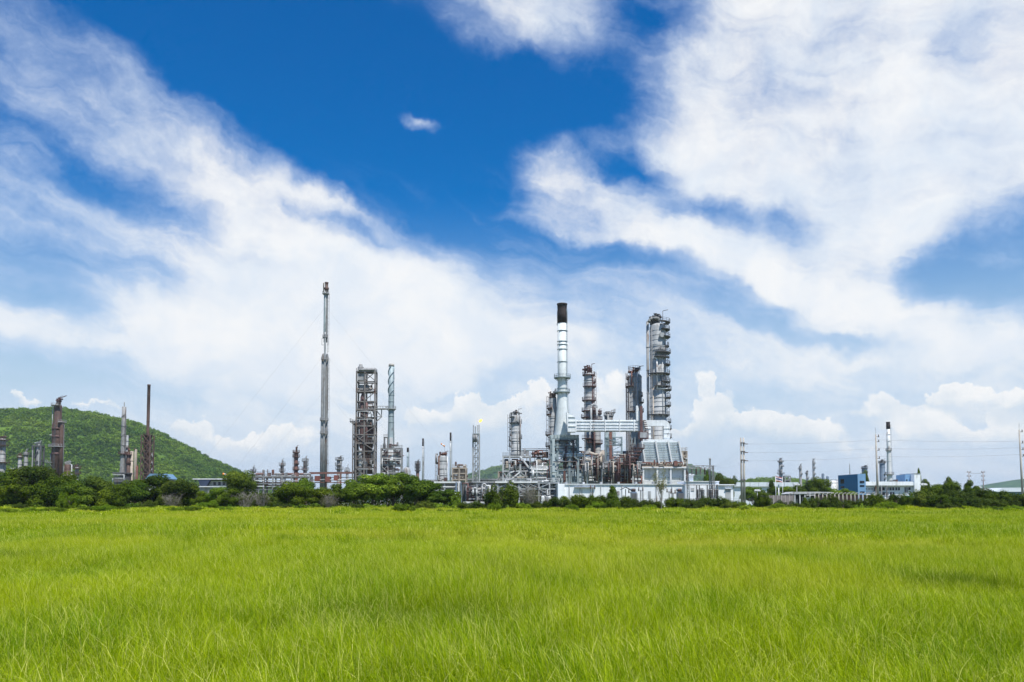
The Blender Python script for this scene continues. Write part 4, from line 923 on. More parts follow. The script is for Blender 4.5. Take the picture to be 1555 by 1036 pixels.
for x0, x1, y0, y1 in ((-26,-18,723,731), (-10,-3,724,732), (3,9,722,730)): slab(t, 'red_casing', S.m(x0), S.m(x1), -2, 1.5, S.z(y1), S.z(y0), 'red')
hpipes(t, S.m(-34), S.m(34), 0, [S.z(725), S.z(729), S.z(733)], ['rust','lightgrey'], rr)
# ------------------------------------------------------------------ steel frame tower with reactor
DF = 360; S = Site(555, DF); z = S.z; rr = random.Random(5)
t = thing('steel_frame_tower', 'tall open steel frame tower packed with rusty reactor vessels', 'tower', (S.X, DF, 0))
lv = [0] + [z(y) for y in (722,709,697,685,673,660,647,634,622,610,595,580,565)]
frame(t, [S.m(-13.5), S.m(-1), S.m(14.5)], [-S.m(8), S.m(8)], lv, .62, 'framegrey', (3,5,7,9,11,13), ((1,12,'x'),(1,11,'x'),(1,10,'/'),(0,8,'\\'),(1,8,'x'),(1,6,'/'),(0,5,'x'),(1,4,'\\'),(0,3,'/'),(1,2,'x'),(0,1,'x')), bw=.5)
frame(t, [S.m(-18.5), S.m(-14.2)], [-S.m(7), S.m(7)], [0] + [z(y) for y in (715,696,678,660,643)], .5, 'framegrey', (3,5), ((0,2,'/'),(0,3,'\\')))
MB().lathe([(S.m(6.5)/2,0),(S.m(6.5)/2,z(682)),(S.m(9)/2,z(678)),(S.m(9)/2,z(640)),(S.m(7)/2,z(636)),(S.m(7)/2,z(604)),(S.m(3)/2,z(598)),(.5,z(594))], 22, S.m(-5), -1).build('reactor', 'maroon', t)
MB().lathe([(S.m(6)/2,0),(S.m(6)/2,z(683)),(S.m(5.4)/2,z(682))], 18, S.m(-7), -S.m(5)).build('lower_vessel', 'lightgrey', t)
MB().lathe([(S.m(8)/2,z(720)),(S.m(8)/2,z(648)),(S.m(5)/2,z(642)),(.4,z(640))], 20, S.m(6), 0).build('regenerator', 'brown', t)
MB().tube([(S.m(2), -2, z(700)), (S.m(2), -2, z(612)), (S.m(-4), -2, z(606))], .6, 10).build('riser', 'maroon', t)
for k, (x0, x1, y0, y1, m_) in enumerate(((-12,-2,578,568,'lightgrey'), (-10,4,593,585,'grey'), (2,12,660,650,'maroon'), (3,13,705,690,'tan'), (-2,10,680,673,'maroon'), (2,9,646,636,'lightgrey'), (-2,13,688,684,'white'), (4,12,720,712,'brown'), (-13,-9,720,700,'maroon'))): slab(t, 'casing', S.m(x0), S.m(x1), -S.m(6)+k*.3, S.m(3)+k*.2, z(y0), z(y1), m_)
for j in range(10): hpipes(t, S.m(-12), S.m(13), -S.m(5), [lv[j+1]-1.2], ['maroon','grey','lightgrey','brown'], rr, True, lv[j])
for j in range(0, 11): vpipes(t, S.m(-12), S.m(13), -S.m(4), lv[j], lv[j+1], 3, ['maroon','grey','lightgrey'], rr); 
for j in (3,5,7,9,11): equipment(t, S, S.m(-12), S.m(12), 0, lv[j]+.2, 4, ['maroon','grey','tan'], rr, .8)
MB().lathe([(.9,z(566)),(1.1,z(561)),(1.4,z(558)),(.8,z(556)),(.9,z(554)),(.3,z(553))], 14, S.m(-9), 0).build('vent_cap', 'grey', t)
for x in (13,): MB().lathe([(.9,z(566)),(.9,z(562)),(.3,z(560))], 12, S.m(x), 0).build('vent_cap', 'grey', t)
drum(t, 'top_drum', (S.m(-10), -S.m(8.4), z(566)+.9), (S.m(13), -S.m(8.4), z(566)+.9), .55, 'grey', 3)
platform(t, S.m(-16), 0, z(640), S.m(1), S.m(9), 130, 230, 'grey')
slab(t, 'bridge_deck', S.m(15), S.m(34), -1.2, 1.2, z(622), z(620.6), 'grey')
for x in (18, 22, 26, 30): bar(t, 'stanchion', (S.m(x), -1.2, z(620.6)), (S.m(x), -1.2, z(617)), .18, 'grey')
bar(t, 'handrail', (S.m(15), -1.2, z(617.5)), (S.m(34), -1.2, z(617.5)), .2, 'grey'); bar(t, 'brace', (S.m(15), 0, z(641)), (S.m(23.5), 0, z(633)), .4, 'grey'); bar(t, 'brace', (S.m(23.5), 0, z(634)), (S.m(24), 0, z(622)), .4, 'grey'); bar(t, 'brace', (S.m(15), 0, z(623)), (S.m(23.5), 0, z(633)), .4, 'grey'); bar(t, 'brace', (S.m(15), 0, z(633)), (S.m(23.5), 0, z(633)), .3, 'grey')
# ------------------------------------------------------------------ wrapped stack on its furnace
M['stack2'] = painted('grey_blue_stack_paint', (.30,.37,.40), .55, 0, .14, .03)
M['tip'] = painted('stained_tan_tip', (.36,.34,.31), .7, 0, .15, .1)
t, S, rad = stack('wrapped_stack', 'grey blue stack with spiral strakes beside the steel frame tower', 'stack', 593, DF+15, [(735,12),(682,11),(668,10.4),(640,8.6),(600,8.2),(553,8.0)], 'stack2', None, [(621,3.4)], (600,610,622,632,641), (556,601,1.1,3,.4), 'grey')
MB().lathe([(S.m(8.3)/2,S.z(557)),(S.m(8.4)/2,S.z(553)),(S.m(7)/2,S.z(553)),(S.m(6.6)/2,S.z(556))], 26).build('tip_band', 'tip', t)
slab(t, 'inspection_panel', S.m(-1), S.m(4), -S.m(6.4), -S.m(4.6), S.z(679), S.z(665), 'white')
S = Site(594, DF+8); z = S.z; rr = random.Random(12)
t = thing('furnace_structure', 'boxy grey furnace with white panels under the strake wound stack', 'furnace', (S.X, DF+8, 0))
frame(t, [S.m(-14.5), S.m(-4), S.m(5), S.m(16)], [-S.m(8), S.m(2)], [0, z(718), z(706), z(694), z(681)], .6, 'grey', (1,2,3,4), ((0,3,'/'),(2,3,'x'),(0,1,'x'),(2,2,'\\')))
slab(t, 'casing', S.m(-3), S.m(4.2), -S.m(8.8), S.m(1), z(704), z(683.5), 'white'); slab(t, 'casing', S.m(-13), S.m(-5), -S.m(6), 0, z(718), z(684), 'maroon'); slab(t, 'casing', S.m(6), S.m(15), -S.m(6), 0, z(704), z(684), 'lightgrey'); slab(t, 'casing', S.m(-13), S.m(15), -S.m(5), 1, z(735), z(720), 'grey')
for j in (1,2,3,4): equipment(t, S, S.m(-14), S.m(15), -S.m(6), [0, z(718), z(706), z(694), z(681)][j]+.2, 4, ['white','maroon','grey'], rr, .7)
for j in range(4): hpipes(t, S.m(-15), S.m(17), -S.m(8.6), [z(724-j*12), z(721-j*12)], ['white','maroon','lightgrey'], rr); vpipes(t, S.m(-15), S.m(17), -S.m(8), z(730-j*12), z(716-j*12), 4, ['maroon','lightgrey','grey'], rr)
ladder(t, S.m(-9), -S.m(9), z(681), z(664), 'darkgrey'); frame(t, [S.m(-10), S.m(-5)], [-S.m(8), -S.m(5)], [z(681), z(665)], .35, 'grey', (1,))
MB().lathe([(S.m(12)/2,0),(S.m(12)/2,z(715)),(S.m(10)/2,z(711)),(S.m(5)/2,z(709)),(.4,z(708.4))], 22, S.m(21), 6).build('round_tank', 'lightgrey', t)
slab(t, 'low_deck', S.m(-20), S.m(36), -S.m(10), -S.m(7), z(726), z(724), 'lightgrey')
# ------------------------------------------------------------------ thin stacks and vessels
def thin(px, D, yt, w, mat, top, lab, ytip=None):
    t, S, rad = stack('thin_stack', lab, 'stack', px, D, [(770,w*1.15),(yt+25,w),(yt,w)], mat, top, [], (yt+14, yt+28), None, 'grey'); return t
thin(619, 430, 680, 3.2, 'stack2', 686, 'thin blue grey stack left of the white black tipped ones')
thin(642, 400, 666, 2.6, 'white', 677, 'thin white black tipped stack left of the fat silver vessel')
thin(684, 400, 657, 2.6, 'white', 669, 'thin white black tipped stack right of the fat silver vessel')
column('process_column', 'small dark cage railed column between two thin stacks', 'column', 634, 420, 703, 5, 'brown', 'darkgrey', [(704,-90,300,2),(709,-90,300,2),(714,-60,250,2)], (), 5, nh=5)
t = column('silver_vessel', 'fat silver vessel with rusty flank and crowded railed top', 'vessel', 672, 340, 691, 14.5, 'silver', 'brown', [(691.5,-90,359,1.8)], (700,712,722), 6, 'rust', pipes=[(-5.2,694,740,2.6,'brown'),(7.4,694,740,1.2,'white'),(3.4,708,740,1,'lightgrey')], nh=10, lad=-160)
S = Site(672, 340); MB().tube([(S.m(-9.5),-1,S.z(704)), (S.m(-9.5),-1,S.z(690)), (S.m(-7),-1,S.z(690))], .35, 8).build('side_loop', 'grey', t); slab(t, 'ladder_cage', S.m(-10), S.m(-6.5), -1, 1, S.z(705), S.z(702), 'brown'); equipment(t, S, S.m(-7), S.m(8), -S.m(8.5), S.z(732), 4, ['maroon','grey'], random.Random(4), .8)
S = Site(673, 346); t = thing('windsock', 'small red and white windsock above the fat silver vessel', 'windsock', (S.X, 346, 0)); pipe(t, 'pole', (S.m(2),0,0), (S.m(2),0,S.z(678)), .12, 'lightgrey')
for k, m_ in enumerate(('orange','flagwhite','orange')): MB().cyl((S.m(2)-k*.55,0,S.z(678)+k*.4), (S.m(2)-k*.55-.55,0,S.z(678)+k*.4+.4), .34, .3, 10).build('sock_band', m_, t)
S = Site(698, 350); z = S.z; rr = random.Random(22); t = thing('equipment_structure', 'squat rusty equipment frame with dark openings left of the flare tower', 'structure', (S.X, 350, 0))
frame(t, [S.m(-10), S.m(0), S.m(10)], [-3, 4], [0, z(728), z(719), z(711)], .6, 'tan', (1,2,3), ((0,0,'/'),))
slab(t, 'casing', S.m(-8), S.m(8.5), -1.5, 3, z(718.4), z(712.5), 'darkgrey'); slab(t, 'casing', S.m(-3), S.m(9), -2, 3, z(728), z(720), 'maroon'); equipment(t, S, S.m(-9), S.m(9), -1, z(711)+.2, 4, ['brown','tan'], rr, .7); equipment(t, S, S.m(-9), S.m(9), -2, z(728)+.2, 4, ['maroon','tan'], rr, .8)
# ------------------------------------------------------------------ flare tower
S = Site(723, 460); z = S.z; t = thing('flare_tower', 'pale square lattice flare tower with four pipe tips and a flame', 'flare tower', (S.X, 460, 0))
lattice(t, 0, z(659), S.m(5.0), S.m(5.0), 9, .62, .22, 'lightgrey')
for x, y, m_, d in ((-4.2,646,'grey',.5),(-1.4,648,'darkgrey',.42),(1.9,646,'lightgrey',.5),(4.4,645.5,'grey',.5)): pipe(t, 'flare_pipe', (S.m(x), -1.5, 0), (S.m(x), -1.5, z(y)), d, m_)
for x, y0, y1 in ((-3,672,661),(.4,672,661)): MB().lathe([(.5,z(y0)),(.55,z(y1))], 12, S.m(x), -3).build('seal_drum', 'grey', t)
slab(t, 'top_deck', S.m(-5.6), S.m(5.6), -S.m(5.6), S.m(5.6), z(660), z(659), 'tealdark')
m, nt, out = nodes_of('burning_gas'); e = nt.nodes.new('ShaderNodeEmission'); e.inputs[0].default_value = (1,.72,.12,1); e.inputs[1].default_value = 1.6; nt.links.new(e.outputs[0], out.inputs[0])
mb = MB(); 
for k in range(3): mb.ball((S.m(5.6)+k*.5, -1.5, z(640.5)+k*.42), (.55,.75,.4)[k], 10, 1.1)
fl = mb.build('flame', m); fl.location = (S.X, 460, 0); tag(fl, 'small yellow gas flame burning above the lattice flare tower', 'flame')
# ------------------------------------------------------------------ storage tanks behind
for i, (px, w, yt, lab) in enumerate(((712,44,727,'low grey storage tank left of the flare tower foot'), (750,40,727.5,'low grey storage tank right of the flare tower foot'), (655,30,729,'low grey storage tank behind the fat silver vessel'))):
    S = Site(px, 540); r_k = S.m(w)/2; t = thing('storage_tank', lab, 'tank', (S.X, 540, 0), 0, 'storage tanks'); MB().lathe([(r_k,0),(r_k,S.z(yt+2.5)),(r_k*1.01,S.z(yt+2.4)),(r_k*1.01,S.z(yt+2))], 40).build('shell', 'grey', t); MB().lathe([(r_k*1.005,S.z(yt+2)+.02),(r_k*.5,S.z(yt+.6)),(.3,S.z(yt))], 40).build('roof', 'darkgrey', t); rail_ring(t, 0, 0, S.z(yt+2), r_k*.99, 0, 360, 'grey')

# ================================================================== foreground pipeway, left of the main unit
S = Site(700, 262); z = S.z; rr = random.Random(41)
t = thing('pipe_rack', 'low pale pipe rack with blue posts right of the rounded trees', 'pipe rack', (S.X, 262, 0))
frame(t, [S.m(x) for x in (-38,-24,-8)], [-2, 2.5], [0, z(745), z(733)], .42, 'lightgrey', (2,), rails=False)
slab(t, 'white_beam', S.m(-40), S.m(0), -2.6, -2.25, z(734), z(731.5), 'white')
for x in (-7, -3.5, 0): slab(t, 'blue_post', S.m(x), S.m(x+2.2), -3.3, -2.8, 0, z(733), 'bluepanel' if x != -3.5 else 'white')
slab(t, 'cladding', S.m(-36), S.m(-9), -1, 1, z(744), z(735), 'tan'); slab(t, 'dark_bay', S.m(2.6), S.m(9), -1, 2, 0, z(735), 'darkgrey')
hpipes(t, S.m(-38), S.m(-2), -3, [z(737), z(740), z(746), z(750)], ['white','lightgrey'], rr)
S = Site(728, 262); t = thing('pipe_manifold', 'tangled pale pipe manifold below the flare tower', 'pipework', (S.X, 262, 0))
frame(t, [S.m(x) for x in (-19,-3,14,28)], [-3, 3], [0, z(757), z(746), z(733)], .42, 'lightgrey', (), ((2,2,'/'),(1,1,'x')))
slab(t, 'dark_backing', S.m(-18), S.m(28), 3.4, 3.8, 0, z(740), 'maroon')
for k, y in enumerate((733,735.5,738,741,743.5,746,749,752,755,758,761)): hpipes(t, S.m(-20), S.m(30), -2+(k%4)*1.2, [z(y), z(y+1)], ['white','lightgrey','tan','lightgrey','grey'], rr)
for k in range(3): vpipes(t, S.m(-19), S.m(28), -3+k*1.5, 0, z(733), 9, ['white','lightgrey','maroon','grey'], rr)
for px0, y in ((8,738),(-6,744),(20,748)):
    pts = [(S.m(px0)+S.m(2.6)*math.cos(a), -3.8, z(y)+S.m(2.6)*math.sin(a)) for a in (0, .5, 1, 1.57, 2.1, 2.6, 3.14)]
    MB().tube([(pts[0][0], -3.8, z(y+10))]+pts+[(pts[-1][0], -3.8, z(y+8))], .3, 9).build('expansion_loop', 'lightgrey', t)
equipment(t, S, S.m(-18), S.m(28), -4, 0.2, 8, ['tan','lightgrey','white'], rr, .9)
S = Site(800, 255); z = S.z; t = thing('pipe_rack', 'pale truss pipe rack behind the dark green bush, below the squat column', 'pipe rack', (S.X, 255, 0))
frame(t, [S.m(x) for x in (-44,-28,-12,2,18,34,48)], [-2.5, 3], [0, z(752), z(742), z(733)], .42, 'lightgrey', (3,), ((0,2,'/'),(1,2,'\\'),(2,2,'x'),(3,2,'x'),(2,1,'x'),(4,2,'/'),(4,1,'x')))
slab(t, 'white_beam', S.m(-48), S.m(16), -3.1, -2.75, z(733.8), z(731.4), 'white')
for k, y in enumerate((736,739,743,747,750,754,758)): hpipes(t, S.m(-46), S.m(48), -1+(k%3)*1.3, [z(y), z(y+1.2)], ['white','lightgrey','grey','brown'], rr)
for k in range(2): vpipes(t, S.m(-40), S.m(48), -2+k*2, 0, z(728), 10, ['white','lightgrey','grey'], rr)
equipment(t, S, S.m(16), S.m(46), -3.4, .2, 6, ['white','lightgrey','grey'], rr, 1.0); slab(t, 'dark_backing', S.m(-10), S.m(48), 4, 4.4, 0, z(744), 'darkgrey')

# ================================================================== main unit
DM = 300
S = Site(783, DM+4); z = S.z; rr = random.Random(51)
t = thing('column_structure', 'open steel structure carrying the squat silver column, white bracing', 'structure', (S.X, DM+4, 0))
frame(t, [S.m(-19), S.m(-9), S.m(7), S.m(22)], [-S.m(9), 0, S.m(9)], [0, z(745), z(731), z(715), z(693)], .62, 'lightgrey', (2,3,4), ((2,3,'\\'),(1,2,'/'),(0,2,'x'),(2,2,'x'),(1,1,'/')), bw=.55, deckmat='grey')
bar(t, 'white_brace', (S.m(7), -S.m(9.6), z(694)), (S.m(22), -S.m(9.6), z(713)), .55, 'white'); bar(t, 'white_brace', (S.m(-8), -S.m(9.6), z(729)), (S.m(7), -S.m(9.6), z(717)), .5, 'white'); bar(t, 'white_brace', (S.m(-8), -S.m(9.8), z(718)), (S.m(-2), -S.m(9.8), z(716)), .5, 'white')
slab(t, 'casing', S.m(-6), S.m(4), -S.m(2), S.m(6), z(730), z(697), 'brown'); slab(t, 'casing', S.m(9), S.m(20), -S.m(1), S.m(6), z(714), z(700), 'darkgrey'); slab(t, 'casing', S.m(-17), S.m(-11), 0, S.m(6), z(712), z(697), 'maroon')
for j, y in enumerate((731,715)): equipment(t, S, S.m(-18), S.m(21), -S.m(6), z(y)+.2, 6, ['maroon','grey','tan','darkgrey'], rr); hpipes(t, S.m(-19), S.m(22), -S.m(7), [z(y-4), z(y-7), z(y-11)], ['lightgrey','maroon','grey'], rr); vpipes(t, S.m(-18), S.m(21), -S.m(5), z(y), z(y-18), 7, ['grey','maroon','lightgrey'], rr)
equipment(t, S, S.m(8), S.m(21), -S.m(5), z(693)+.2, 3, ['grey','lightgrey'], rr, .7)
hpipes(t, S.m(-26), S.m(-17), -S.m(4), [z(718), z(724), z(729)], ['tan','brown'], rr); slab(t, 'tan_casing', S.m(-27), S.m(-20.2), -S.m(3), S.m(3), z(735), z(716), 'tan')
column('process_column', 'squat silver column standing on an open steel structure', 'column', 783, DM+4, 630, 15, 'silver', 'darkgrey', [(633,180,150,2.4),(642,-90,359,2.2),(651,180,60,1.8),(660,180,60,1.8),(668,170,90,3),(677,175,80,3),(665,0,90,2.6)], (645,656,670,684), 9, 'grey', pipes=[(7.2,634,693,2.2,'grey'),(3,650,693,1.0,'lightgrey')], nh=11, ybase=693, lad=-170, manways=((640,-70,1.2),))
S = Site(812, DM+8); t = thing('high_walkway', 'long thin railed pipe bridge between squat column and tall stack', 'walkway', (S.X, DM+8, 0)); slab(t, 'deck', S.m(-20), S.m(20), -1, 1, S.z(684.6), S.z(683.6), 'tealdark')
for y in (-1, 1): bar(t, 'handrail', (S.m(-20), y, S.z(681.6)), (S.m(20), y, S.z(681.6)), .12, 'grey')
for x in (-12, 0, 12): bar(t, 'post', (S.m(x), 0, 0), (S.m(x), 0, S.z(684.6)), .3, 'grey')
S = Site(820, DM+2); z = S.z; t = thing('horizontal_vessel', 'rust red horizontal vessel with a pale round end on a platform', 'vessel', (S.X, DM+2, 0))
frame(t, [S.m(-13), S.m(0), S.m(12)], [-3, 5], [0, z(735), z(722), z(709)], .5, 'lightgrey', (2,3), ((0,1,'x'),(1,2,'/')))
drum(t, 'drum', (S.m(-2), -2.0, z(701)), (S.m(-2), 4, z(701)), S.m(5.5), 'tan', 1, .8); drum(t, 'drum', (S.m(8), -1, z(702)), (S.m(8), 4, z(702)), S.m(3.5), 'rust', 1, .8); drum(t, 'drum', (S.m(-9), -1, z(704)), (S.m(-9), 4, z(704)), S.m(3.2), 'rust', 1)
slab(t, 'upper_deck', S.m(-13), S.m(13), -3, 4, z(694.6), z(693.8), 'maroon'); equipment(t, S, S.m(-12), S.m(12), -1, z(693.8), 6, ['rust','maroon','brown'], rr, .9); vpipes(t, S.m(-12), S.m(12), -1, z(694), z(684), 6, ['rust','maroon'], rr)
for y in (709,713,717,722,726,730,736): hpipes(t, S.m(-15), S.m(15), -4, [z(y), z(y+1.5)], ['white','lightgrey','maroon','white'], rr)
vpipes(t, S.m(-14), S.m(14), -4, z(745), z(700), 12, ['white','maroon','lightgrey'], rr)
for y0, y1 in ((711,713),(717,718.5)): slab(t, 'pale_walkway', S.m(-16), S.m(14), -5.4, -4.6, z(y1), z(y0), 'white')
column('process_column', 'slim silver column half hidden behind the pale blue tall stack', 'column', 839.5, DM+2, 603, 10.5, 'silver', 'brown', [(603.5,-90,359,2.6),(620,180,170,4),(629,185,100,4.5),(660,180,140,6),(677,180,100,6)], (635,648,668,690), 10, 'brown', nh=9, lad=-165, pipes=[(5.0,606,720,1.6,'grey')])
# tall stack
t, S, rad = stack('tall_stack', 'tall pale blue stack with sooty black top and flared base', 'stack', 854.5, DM, [(664,26.5),(660,26),(640,21.5),(620,18),(597,15.2),(574,14.2),(461.5,14.6)], 'stack', 490, [(573.5,5.8),(595.5,4.2)], (503,519,524,531,550,590), (491,524,.42,1,.55), 'tealdark', 'tealdark')
# (the flared foot stands on its frame)
S = Site(855, DM); z = S.z; rr = random.Random(61)
t = thing('stack_frame', 'pale teal steel frame and furnace carrying the tall stack', 'furnace', (S.X, DM, 0))
frame(t, [S.m(-18), S.m(-9), S.m(9), S.m(22)], [-S.m(11), S.m(9)], [0, z(733), z(713), z(700), z(686), z(666)], .85, 'tealdark', (2,), ((0,4,'x'),(0,3,'x'),(0,2,'/'),(2,4,'x'),(2,3,'\\')), bw=.6)
slab(t, 'top_girder', S.m(-20), S.m(23.5), -S.m(12.2), S.m(10.5), z(666), z(661.5), 'teal')
for k in range(9): slab(t, 'stiffener', S.m(-19+k*5), S.m(-18.4+k*5), -S.m(12.2)-.3, -S.m(12.2), z(665.8), z(661.8), 'tealdark')
MB().prism([(S.m(-11), z(679)), (S.m(-7), z(691)), (S.m(6), z(691)), (S.m(8), z(679))], -S.m(9), S.m(5)).build('hopper', 'white', t)
MB().lathe([(S.m(5), z(679)), (S.m(9), z(667))], 20).build('breeching', 'lightgrey', t)
slab(t, 'teal_box', S.m(3), S.m(14), -S.m(10.4), S.m(3), z(710), z(696), 'teal'); slab(t, 'rust_box', S.m(15), S.m(24), -S.m(8), S.m(3), z(711), z(695), 'maroon')
bar(t, 'white_brace', (S.m(2), -S.m(12.5), z(686)), (S.m(-11.5), -S.m(12.5), z(714)), .7, 'lightgrey'); bar(t, 'teal_post', (S.m(-15), -S.m(12.4), z(735)), (S.m(-15), -S.m(12.4), z(668)), 1.0, 'teal'); bar(t, 'teal_post', (S.m(-12), -S.m(11.6), z(735)), (S.m(-12), -S.m(11.6), z(690)), .6, 'teal')
ribbed(t, 'firebox', S.m(-12), S.m(28), -S.m(10), S.m(9), 0, z(714.5), 'teal', 5, 6, .25, 'tealdark')
slab(t, 'rust_post', S.m(0), S.m(3), -S.m(12.2), -S.m(10.4), 0, z(709), 'rust'); slab(t, 'deck', S.m(-12), S.m(30), -S.m(12.6), -S.m(8), z(713.6), z(712.4), 'grey')
for k in range(10): slab(t, 'rust_valve', S.m(-8+k*3.6), S.m(-6.4+k*3.6), -S.m(12.2), -S.m(11), z(712), z(709.4-(k%3)), 'rust' if k % 2 else 'soot')
for y in (670,674,677,682,688,692,694,698,702): hpipes(t, S.m(-16), S.m(22), -S.m(11.4), [z(y)], ['lightgrey','tealdark','darkgrey','white'], rr)
for y in (690.5,693.5): pipe(t, 'white_main', (S.m(2), -S.m(13), z(y)), (S.m(46), -S.m(13), z(y)), .65, 'white')
vpipes(t, S.m(-16), S.m(22), -S.m(10), z(712), z(668), 16, ['tealdark','darkgrey','lightgrey','maroon'], rr); vpipes(t, S.m(-10), S.m(30), -S.m(12.4), z(735), z(714), 8, ['tealdark','darkgrey'], rr)
equipment(t, S, S.m(-16), S.m(22), -S.m(8), z(686), 5, ['darkgrey','tealdark','maroon'], rr, .9)
column('process_column', 'tall grey column with maroon platforms and maroon cap', 'column', 895, DM+10, 566, 14.5, 'silver', 'maroon', [(569.5,-90,359,2.6),(580,0,60,3.6),(587,-40,220,4),(608,-90,359,3.4),(624,-90,359,4),(634,-90,359,5),(666,-60,200,5),(672,-30,160,4)], (578,597,615,645,680), 13, 'maroon', pipes=[(5.4,572,700,1.5,'maroon'),(7.6,588,640,.8,'grey')], nh=14, lad=-25)
t = column('process_column', 'maroon and grey column leaning close right of the maroon capped one', 'column', 907, DM+8, 626, 11.5, 'dullsilver', 'maroon', [(628,-90,359,2.4),(637,-60,250,2.8),(673,-30,200,3)], (650,690), 5, 'maroon', pipes=[(-4.6,640,720,2.8,'maroon')], nh=7)
S = Site(907, DM+8); pts = [(S.m(-5)+S.m(5.5)*math.cos(a)*.8, -S.m(6.6), S.z(620)+S.m(5)*math.sin(a)) for a in (0,.5,1,1.57,2.1,2.6,3.14)]
MB().tube([(pts[0][0], pts[0][1], S.z(645))]+pts+[(pts[-1][0], pts[-1][1], S.z(650))], .42, 10).build('overhead_loop', 'lightgrey', t)
t = column('process_column', 'low silver column with frame top just above the pale duct', 'column', 925, DM+12, 629, 13, 'dullsilver', 'grey', [(631,-90,359,1.8),(626,0,80,4)], (640,), 6, 'grey', pipes=[(-2,632,700,2.0,'lightgrey')], nh=8)
# ------------------------------------------------------------------ pale flue duct
S = Site(940, DM-6); z = S.z; t = thing('flue_duct', 'long pale blue ribbed flue duct running level into the tall stack', 'duct', (S.X, DM-6, 0))
yA, yB = -S.m(6), S.m(6)
for a, b in ((-66,-44),(-44,-22),(-22,0),(0,22),(22,38)):
    o = MB().box(S.m(a)+.01, S.m(b)-.01, yA, yB, z(655.5), z(638.5)).build('panel', 'duct', t)
    for y in (640.5, 645.5, 650, 654): slab(o, 'rib', S.m(a)+.02, S.m(b)-.02, yA-.28, yA-.01, z(y)-.12, z(y)+.12, 'duct')
    slab(o, 'flange', S.m(a)+.03, S.m(a)+.33, yA-.4, yA-.02, z(656), z(638), 'duct')
MB().prism([(S.m(-78), z(656.5)), (S.m(-66)-.02, z(656.5)), (S.m(-66)-.02, z(637)), (S.m(-70), z(632)), (S.m(-75), z(630)), (S.m(-80), z(626))], yA-.5, yB+.5).build('transition', 'duct', t)
for y in (634, 641, 648): slab(t, 'rib', S.m(-77), S.m(-66.2), yA-.78, yA-.52, z(y)-.12, z(y)+.12, 'duct')
arc = [(S.m(68)+S.m(9)*math.cos(a), z(647.5)+S.m(9)*math.sin(a)) for a in (R(90), R(70), R(50), R(30), R(10), 0)]
MB().prism([(S.m(38)+.02, z(638.5)), (S.m(38)+.02, z(654))][::-1] and [(S.m(38)+.02, z(647.4)), (S.m(68), z(647.4)), (S.m(68), z(669)), (S.m(77), z(669))] + arc[::-1] + [(S.m(38)+.02, z(638.5))], yA+.2, yB-.2).build('elbow', 'duct', t)
slab(t, 'drop_leg', S.m(40), S.m(48.5), yA+.3, yB-.3, z(668.6), z(647.6), 'duct')
for y in (651, 658, 665): slab(t, 'rib', S.m(67.8), S.m(77.2), yA-.02, yA+.19, z(y)-.1, z(y)+.1, 'duct'); slab(t, 'rib', S.m(39.8), S.m(48.7), yA+.05, yA+.28, z(y)-.1, z(y)+.1, 'duct')
for k, x in enumerate((-16, 22)):
    for dx in (-2.5, 2.5): bar(t, 'support_leg', (S.m(x+dx), yA+1, 0), (S.m(x+dx), yA+1, z(656)), .4, 'tealdark')
    for j in range(6): bar(t, 'support_brace', (S.m(x-2.5), yA+1, z(735-j*13)), (S.m(x+2.5), yA+1, z(722-j*13)), .22, 'tealdark')
slab(t, 'rust_damper', S.m(31), S.m(35), yA-1.4, yA-.5, z(671), z(618), 'maroon'); slab(t, 'grey_box', S.m(28), S.m(43), yA-2.2, yA-1.5, z(668), z(656.5), 'maroon'); slab(t, 'box_face', S.m(30), S.m(41.5), yA-2.4, yA-2.21, z(666), z(658), 'lightgrey')
MB().prism([(S.m(26), z(640)), (S.m(26), z(617)), (S.m(28.5), z(617)), (S.m(34), z(637)), (S.m(34), z(640))], yA-.45, yA+1).build('gusset', 'duct', t)
for k in range(6): slab(t, 'step', S.m(36+k*.8), S.m(40+k*.8), yA-1.2, yA-.3, z(640+k*3.0), z(639.2+k*3.0), 'maroon')
# ------------------------------------------------------------------ twin-shell and tallest columns
t = column('process_column', 'wide grey column with rounded shoulders and a central riser', 'column', 965, DM+16, 567, 21.5, 'dullsilver', 'brown', [(587,190,130,3.6),(601,0,70,1.8),(611,-20,70,3),(625,-60,200,3),(575,180,60,2)], (573,596,625,648), 11, 'brown', pipes=[(-12.6,588,735,1.7,'grey'),(2.2,569,735,2.6,'grey'),(-6,566,587,1.6,'rust'),(-9,585,700,.9,'lightgrey')], nh=6, lad=-160)
rail_ring(t, 0, 0, Site(965, DM+16).z(563), Site(965, DM+16).m(9.5), 0, 360, 'brown', 1.6)
S = Site(1000, DM+6); z = S.z
t = column('process_column', 'tallest silver column with stepped platforms down its right side', 'column', 1001, DM+6, 491, 24.5, 'silver', 'darkgrey',
    [(490,-10,140,7),(501,-15,120,6.5),(512,-10,110,7),(526,0,80,5),(536,-40,150,7.5),(543,-60,120,5.5),(554,-10,90,6.5),(568,-60,200,6),(580,-20,120,6.5),(587,-50,140,6),(592,-5,90,8),(604,-5,90,7),(616,-5,90,7),(630,-60,250,5),(641,-5,90,7),(651,-5,80,7.5),(664,-5,80,7.5)],
    (527,533,570,590,605,618,630,640), 19, 'darkgrey', pipes=[(-15.8,490,720,4.2,'dullsilver'),(-9.5,592,720,1.6,'tan'),(-10.5,500,592,.9,'grey'),(4.5,548,640,.8,'white')], nh=13, lad=-15, manways=((511,-75,3.0),(606,-30,1.2)))
